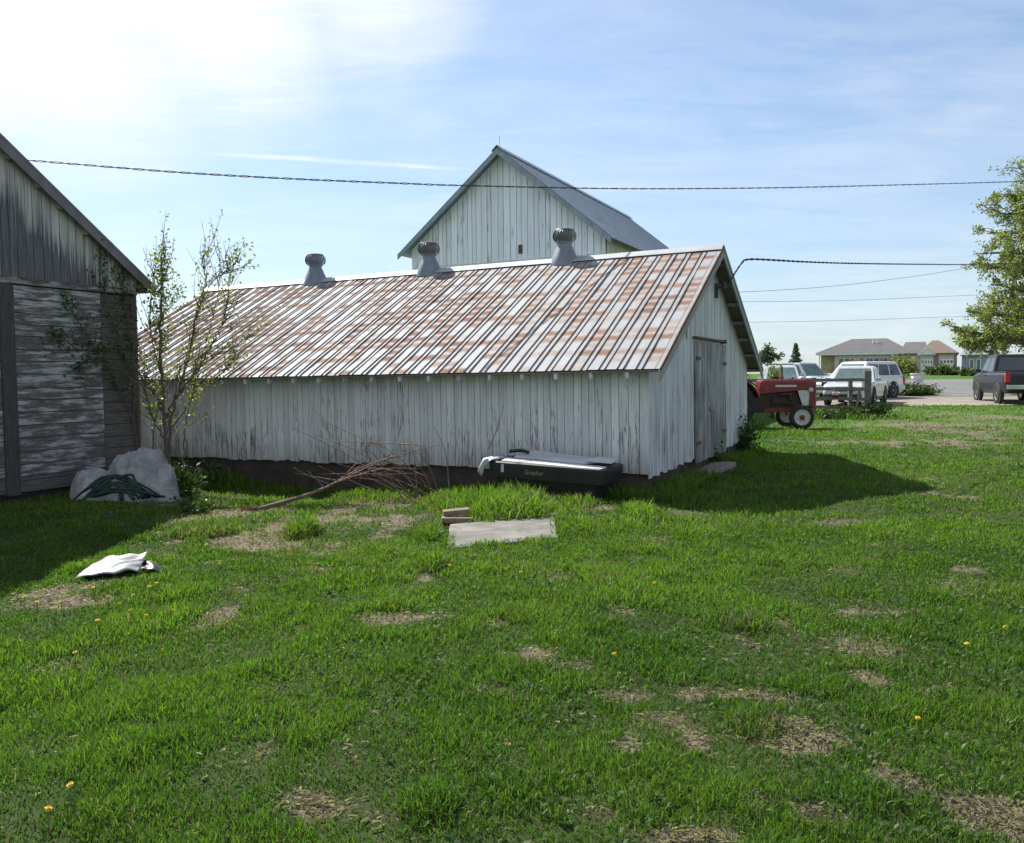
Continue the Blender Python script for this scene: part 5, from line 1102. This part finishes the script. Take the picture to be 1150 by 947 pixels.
# dandelions
proto = None
for px, py in ((85, 750), (183, 747), (80, 907), (55, 935), (165, 706), (147, 700), (135, 692), (150, 682), (168, 672), (442, 695), (505, 647), (1030, 828), (105, 673), (70, 690), (42, 690), (176, 668), (1128, 720), (232, 622), (110, 712), (195, 700), (420, 654), (357, 645), (163, 688), (122, 684), (690, 752), (1085, 740), (28, 684), (585, 655), (735, 668)):
    g = G(px, py)
    if proto is None:
        proto = thing('dandelion', 'yellow dandelion flower standing in the lawn', 'flower', g, 0, 'dandelions in the lawn')
        mb = MB(); mb.tube([(0, 0, -.01), (.004, 0, .05), (0, .003, .088)], .003, 5); st_ = mb.build('stem', M['stem'], proto)
        mb = MB(); Mx = Matrix.Translation((0, 0, .088)) @ Matrix.Rotation(.3, 4, 'X')
        for ring, (r, u, n_) in enumerate(((.015, .004, 16), (.011, .008, 12), (.006, .011, 8))):
            for k2 in range(n_): a = 2 * PI * k2 / n_ + ring * .3; w = .20; mb.add([Mx @ Vector(v) for v in ((0, 0, .002), (r * .7 * math.cos(a - w), r * .7 * math.sin(a - w), u), (r * math.cos(a), r * math.sin(a), u + .001), (r * .7 * math.cos(a + w), r * .7 * math.sin(a + w), u))], [(0, 1, 2, 3)])
        mb.lathe([(.002, -.008), (.008, -.006), (.009, .002), (.004, .006)], 10, Mx); mb.build('flower_head', M['yellow'], proto); o = proto
    else: o = copy_tree(proto)
    o.location = g; o.rotation_euler = (0, 0, random.random() * 6); o.scale = (1, 1, 1)

# ------------------------------------------------------------------ overhead wires
def inv(px, p0, d0, p1, d1): a = (1 / d1 - 1 / d0) / (p1 - p0); return 1 / (1 / d0 + a * (px - p0))
def wire(name, label, pts, d0, d1, r, mat, twist=0, pitch=.45, pre=None):
    C = [at(px, py, inv(px, pts[0][0], d0, pts[-1][0], d1)) for px, py in pts]; c = curve(([pre] if pre is not None else []) + C, 26); o0 = c[0].copy(); mb = MB()
    if not twist: mb.tube([p - o0 for p in c], r, 5)
    else:
        L = 0; pts2 = []; 
        for i in range(len(c) - 1):
            seg = (c[i + 1] - c[i]).length; m = max(1, int(seg / .09))
            for q in range(m): pts2.append((c[i].lerp(c[i + 1], q / m), L + seg * q / m))
            L += seg
        for ph in (0, PI): mb.tube([p - o0 + Vector((0, math.cos(l / pitch * 2 * PI + ph) * twist, math.sin(l / pitch * 2 * PI + ph) * twist)) for p, l in pts2], r, 4)
    o = mb.build(name, mat, smooth=True); o.location = o0; return tag(o, label, 'wire')
wire('overhead_cable', 'twisted black overhead cable crossing the whole view in front of the barn gable', [(12, 178), (45, 181), (200, 193.5), (330, 201), (450, 206), (520, 208.5), (700, 212), (870, 211), (1000, 208), (1140, 204), (1300, 197)], 12.45, 24, .0072, M['cable'], .011)
wire('service_cable', 'dark cable running right from the shed gable peak into the big tree', [(832, 297), (841, 291.5), (870, 292.3), (900, 294), (960, 296), (1040, 297), (1090, 297), (1160, 295)], 13.6, 45, .011, M['cable'], .010, .5, pre=BRK)
wire('utility_wire', 'thin wire sloping up to the right into the big tree', [(760, 331), (835, 328), (890, 325), (950, 320), (1030, 310), (1085, 301.5), (1200, 286)], 34, 48, .009, M['cable'])
wire('utility_wire', 'thin faint wire between the sloping wire and the lowest wire', [(760, 338), (835, 339), (950, 337.5), (1060, 333), (1200, 327)], 58, 66, .011, M['cable'])
wire('utility_wire', 'lowest thin faint wire above the hipped house', [(760, 362), (845, 362), (950, 360), (1050, 356.5), (1200, 351)], 62, 70, .011, M['cable'])

# ------------------------------------------------------------------ light and sky
SUN = Vector((-.59, .74, 1.0)).normalized(); EL = math.asin(SUN.z)
sd = bpy.data.lights.new('sun', 'SUN'); sd.energy = SUN_E; sd.angle = math.radians(.55); sd.color = (1, .955, .88)
so = bpy.data.objects.new('sun', sd); COL.objects.link(so); so.rotation_euler = (-SUN).to_track_quat('-Z', 'Y').to_euler(); so.location = SUN * 60
W = bpy.data.worlds.new('World'); SC.world = W; W.use_nodes = True; nt = W.node_tree; nt.nodes.clear()
class WT(NT):
    def __init__(s, t): s.t = t
w = WT(nt)
sky = w.n('ShaderNodeTexSky', sky_type='NISHITA'); sky.sun_disc = False; sky.sun_elevation = EL; sky.sun_rotation = math.atan2(SUN.x, SUN.y); sky.air_density = 1.0; sky.dust_density = .7; sky.ozone_density = 1.4; sky.altitude = 200
d = w.coord('Generated'); s3 = w.n('ShaderNodeSeparateXYZ', {0: d}); zz = w.math('MAXIMUM', s3.outputs[2], .02); iv = w.math('DIVIDE', 1.0, w.math('ADD', zz, .12))
pl = w.n('ShaderNodeCombineXYZ', {0: w.math('MULTIPLY', s3.outputs[0], iv), 1: w.math('MULTIPLY', s3.outputs[1], iv)}).outputs[0]
pr = w.n('ShaderNodeMapping', {'Vector': pl, 'Rotation': (0, 0, .5), 'Scale': (.8, 1.5, 1)}).outputs[0]
def vdot(v): return w.n('ShaderNodeVectorMath', {0: d, 1: tuple(v)}, operation='DOT_PRODUCT').outputs['Value']
n1 = w.noise(pr, 1.6, 8, .62, .5); n2 = w.noise(w.n('ShaderNodeMapping', {'Vector': pl, 'Rotation': (0, 0, .35), 'Scale': (.8, 2.0, 1), 'Location': (3, 1, 0)}).outputs[0], 2.4, 9, .66, .8); n3 = w.noise(pl, .55, 3)
thin = w.ramp(w.math('ADD', w.math('MULTIPLY', n1, .6), w.math('MULTIPLY', n2, .4)), [(.40, 0), (.78, .42)])
thin = w.math('MULTIPLY', thin, w.ramp(n3, [(.3, .35), (.6, 1)]))
cd = ray(70, 0).normalized(); cd2 = ray(235, -30).normalized(); cd3 = ray(400, -60).normalized()
near = w.math('MAXIMUM', w.math('MAXIMUM', w.n('ShaderNodeMapRange', {'Value': vdot(cd), 'From Min': .972, 'From Max': .999}).outputs[0], w.n('ShaderNodeMapRange', {'Value': vdot(cd2), 'From Min': .976, 'From Max': .999}).outputs[0]), w.n('ShaderNodeMapRange', {'Value': vdot(cd3), 'From Min': .980, 'From Max': .9995, 'To Max': .9}).outputs[0])
mass = w.ramp(w.math('ADD', w.math('MULTIPLY', near, .75), w.math('MULTIPLY', w.math('SUBTRACT', w.math('ADD', w.math('MULTIPLY', n1, .5), w.math('MULTIPLY', n2, .5)), .5), 1.5)), [(.05, 0), (.85, 1)])
mass = w.math('MULTIPLY', mass, near)
fill_cloud = w.math('MULTIPLY', w.n('ShaderNodeMapRange', {'Value': s3.outputs[1], 'From Min': .05, 'From Max': -.45}).outputs[0], w.ramp(n1, [(.3, .12), (.6, .5)]))      # unseen broken cloud added behind the camera to brighten the shaded walls
# contrail: thin band along a great circle
ca = ray(15, 159).normalized(); cb = ray(525, 190).normalized(); nn = ca.cross(cb).normalized(); along = (cb - ca * cb.dot(ca)).normalized()
off = w.math('ABSOLUTE', w.math('ADD', vdot(nn), w.math('MULTIPLY', w.math('SUBTRACT', w.noise(pl, 2.2, 3), .5), .008)))
tr_ = w.math('MULTIPLY', w.n('ShaderNodeMapRange', {'Value': off, 'From Min': .0012, 'From Max': .0038, 'To Min': .75, 'To Max': 0}).outputs[0], w.ramp(w.noise(pl, 5, 4), [(.3, .15), (.65, .6)]))
tr_ = w.math('MULTIPLY', tr_, w.n('ShaderNodeMapRange', {'Value': vdot(along), 'From Min': .47, 'From Max': .40}).outputs[0])
hz_ = w.n('ShaderNodeMapRange', {'Value': s3.outputs[2], 'From Min': .0, 'From Max': .34, 'To Min': .55, 'To Max': .0}).outputs[0]
cl_ = w.math('ADD', VEIL, w.math('MAXIMUM', w.math('MAXIMUM', w.math('MAXIMUM', thin, fill_cloud), mass), tr_))
base = w.mul(sky.outputs[0], SKY_TINT)
c1 = w.mix(hz_, base, HORIZON)
c2 = w.mix(w.math('MINIMUM', cl_, 1.0), c1, CLOUD)
bg = w.n('ShaderNodeBackground', {'Color': c2, 'Strength': SKY_S}); out = nt.nodes.new('ShaderNodeOutputWorld'); nt.links.new(bg.outputs[0], out.inputs[0])
SC.view_settings.view_transform = 'Standard'; SC.view_settings.look = 'None'; SC.view_settings.exposure = EXPO; SC.view_settings.gamma = 1
SC.render.engine = 'CYCLES'; SC.cycles.max_bounces = 6; SC.cycles.use_denoising = True
try: SC.cycles.denoiser = 'OPENIMAGEDENOISE'
except Exception: pass
SC.render.resolution_x = 1024; SC.render.resolution_y = 843
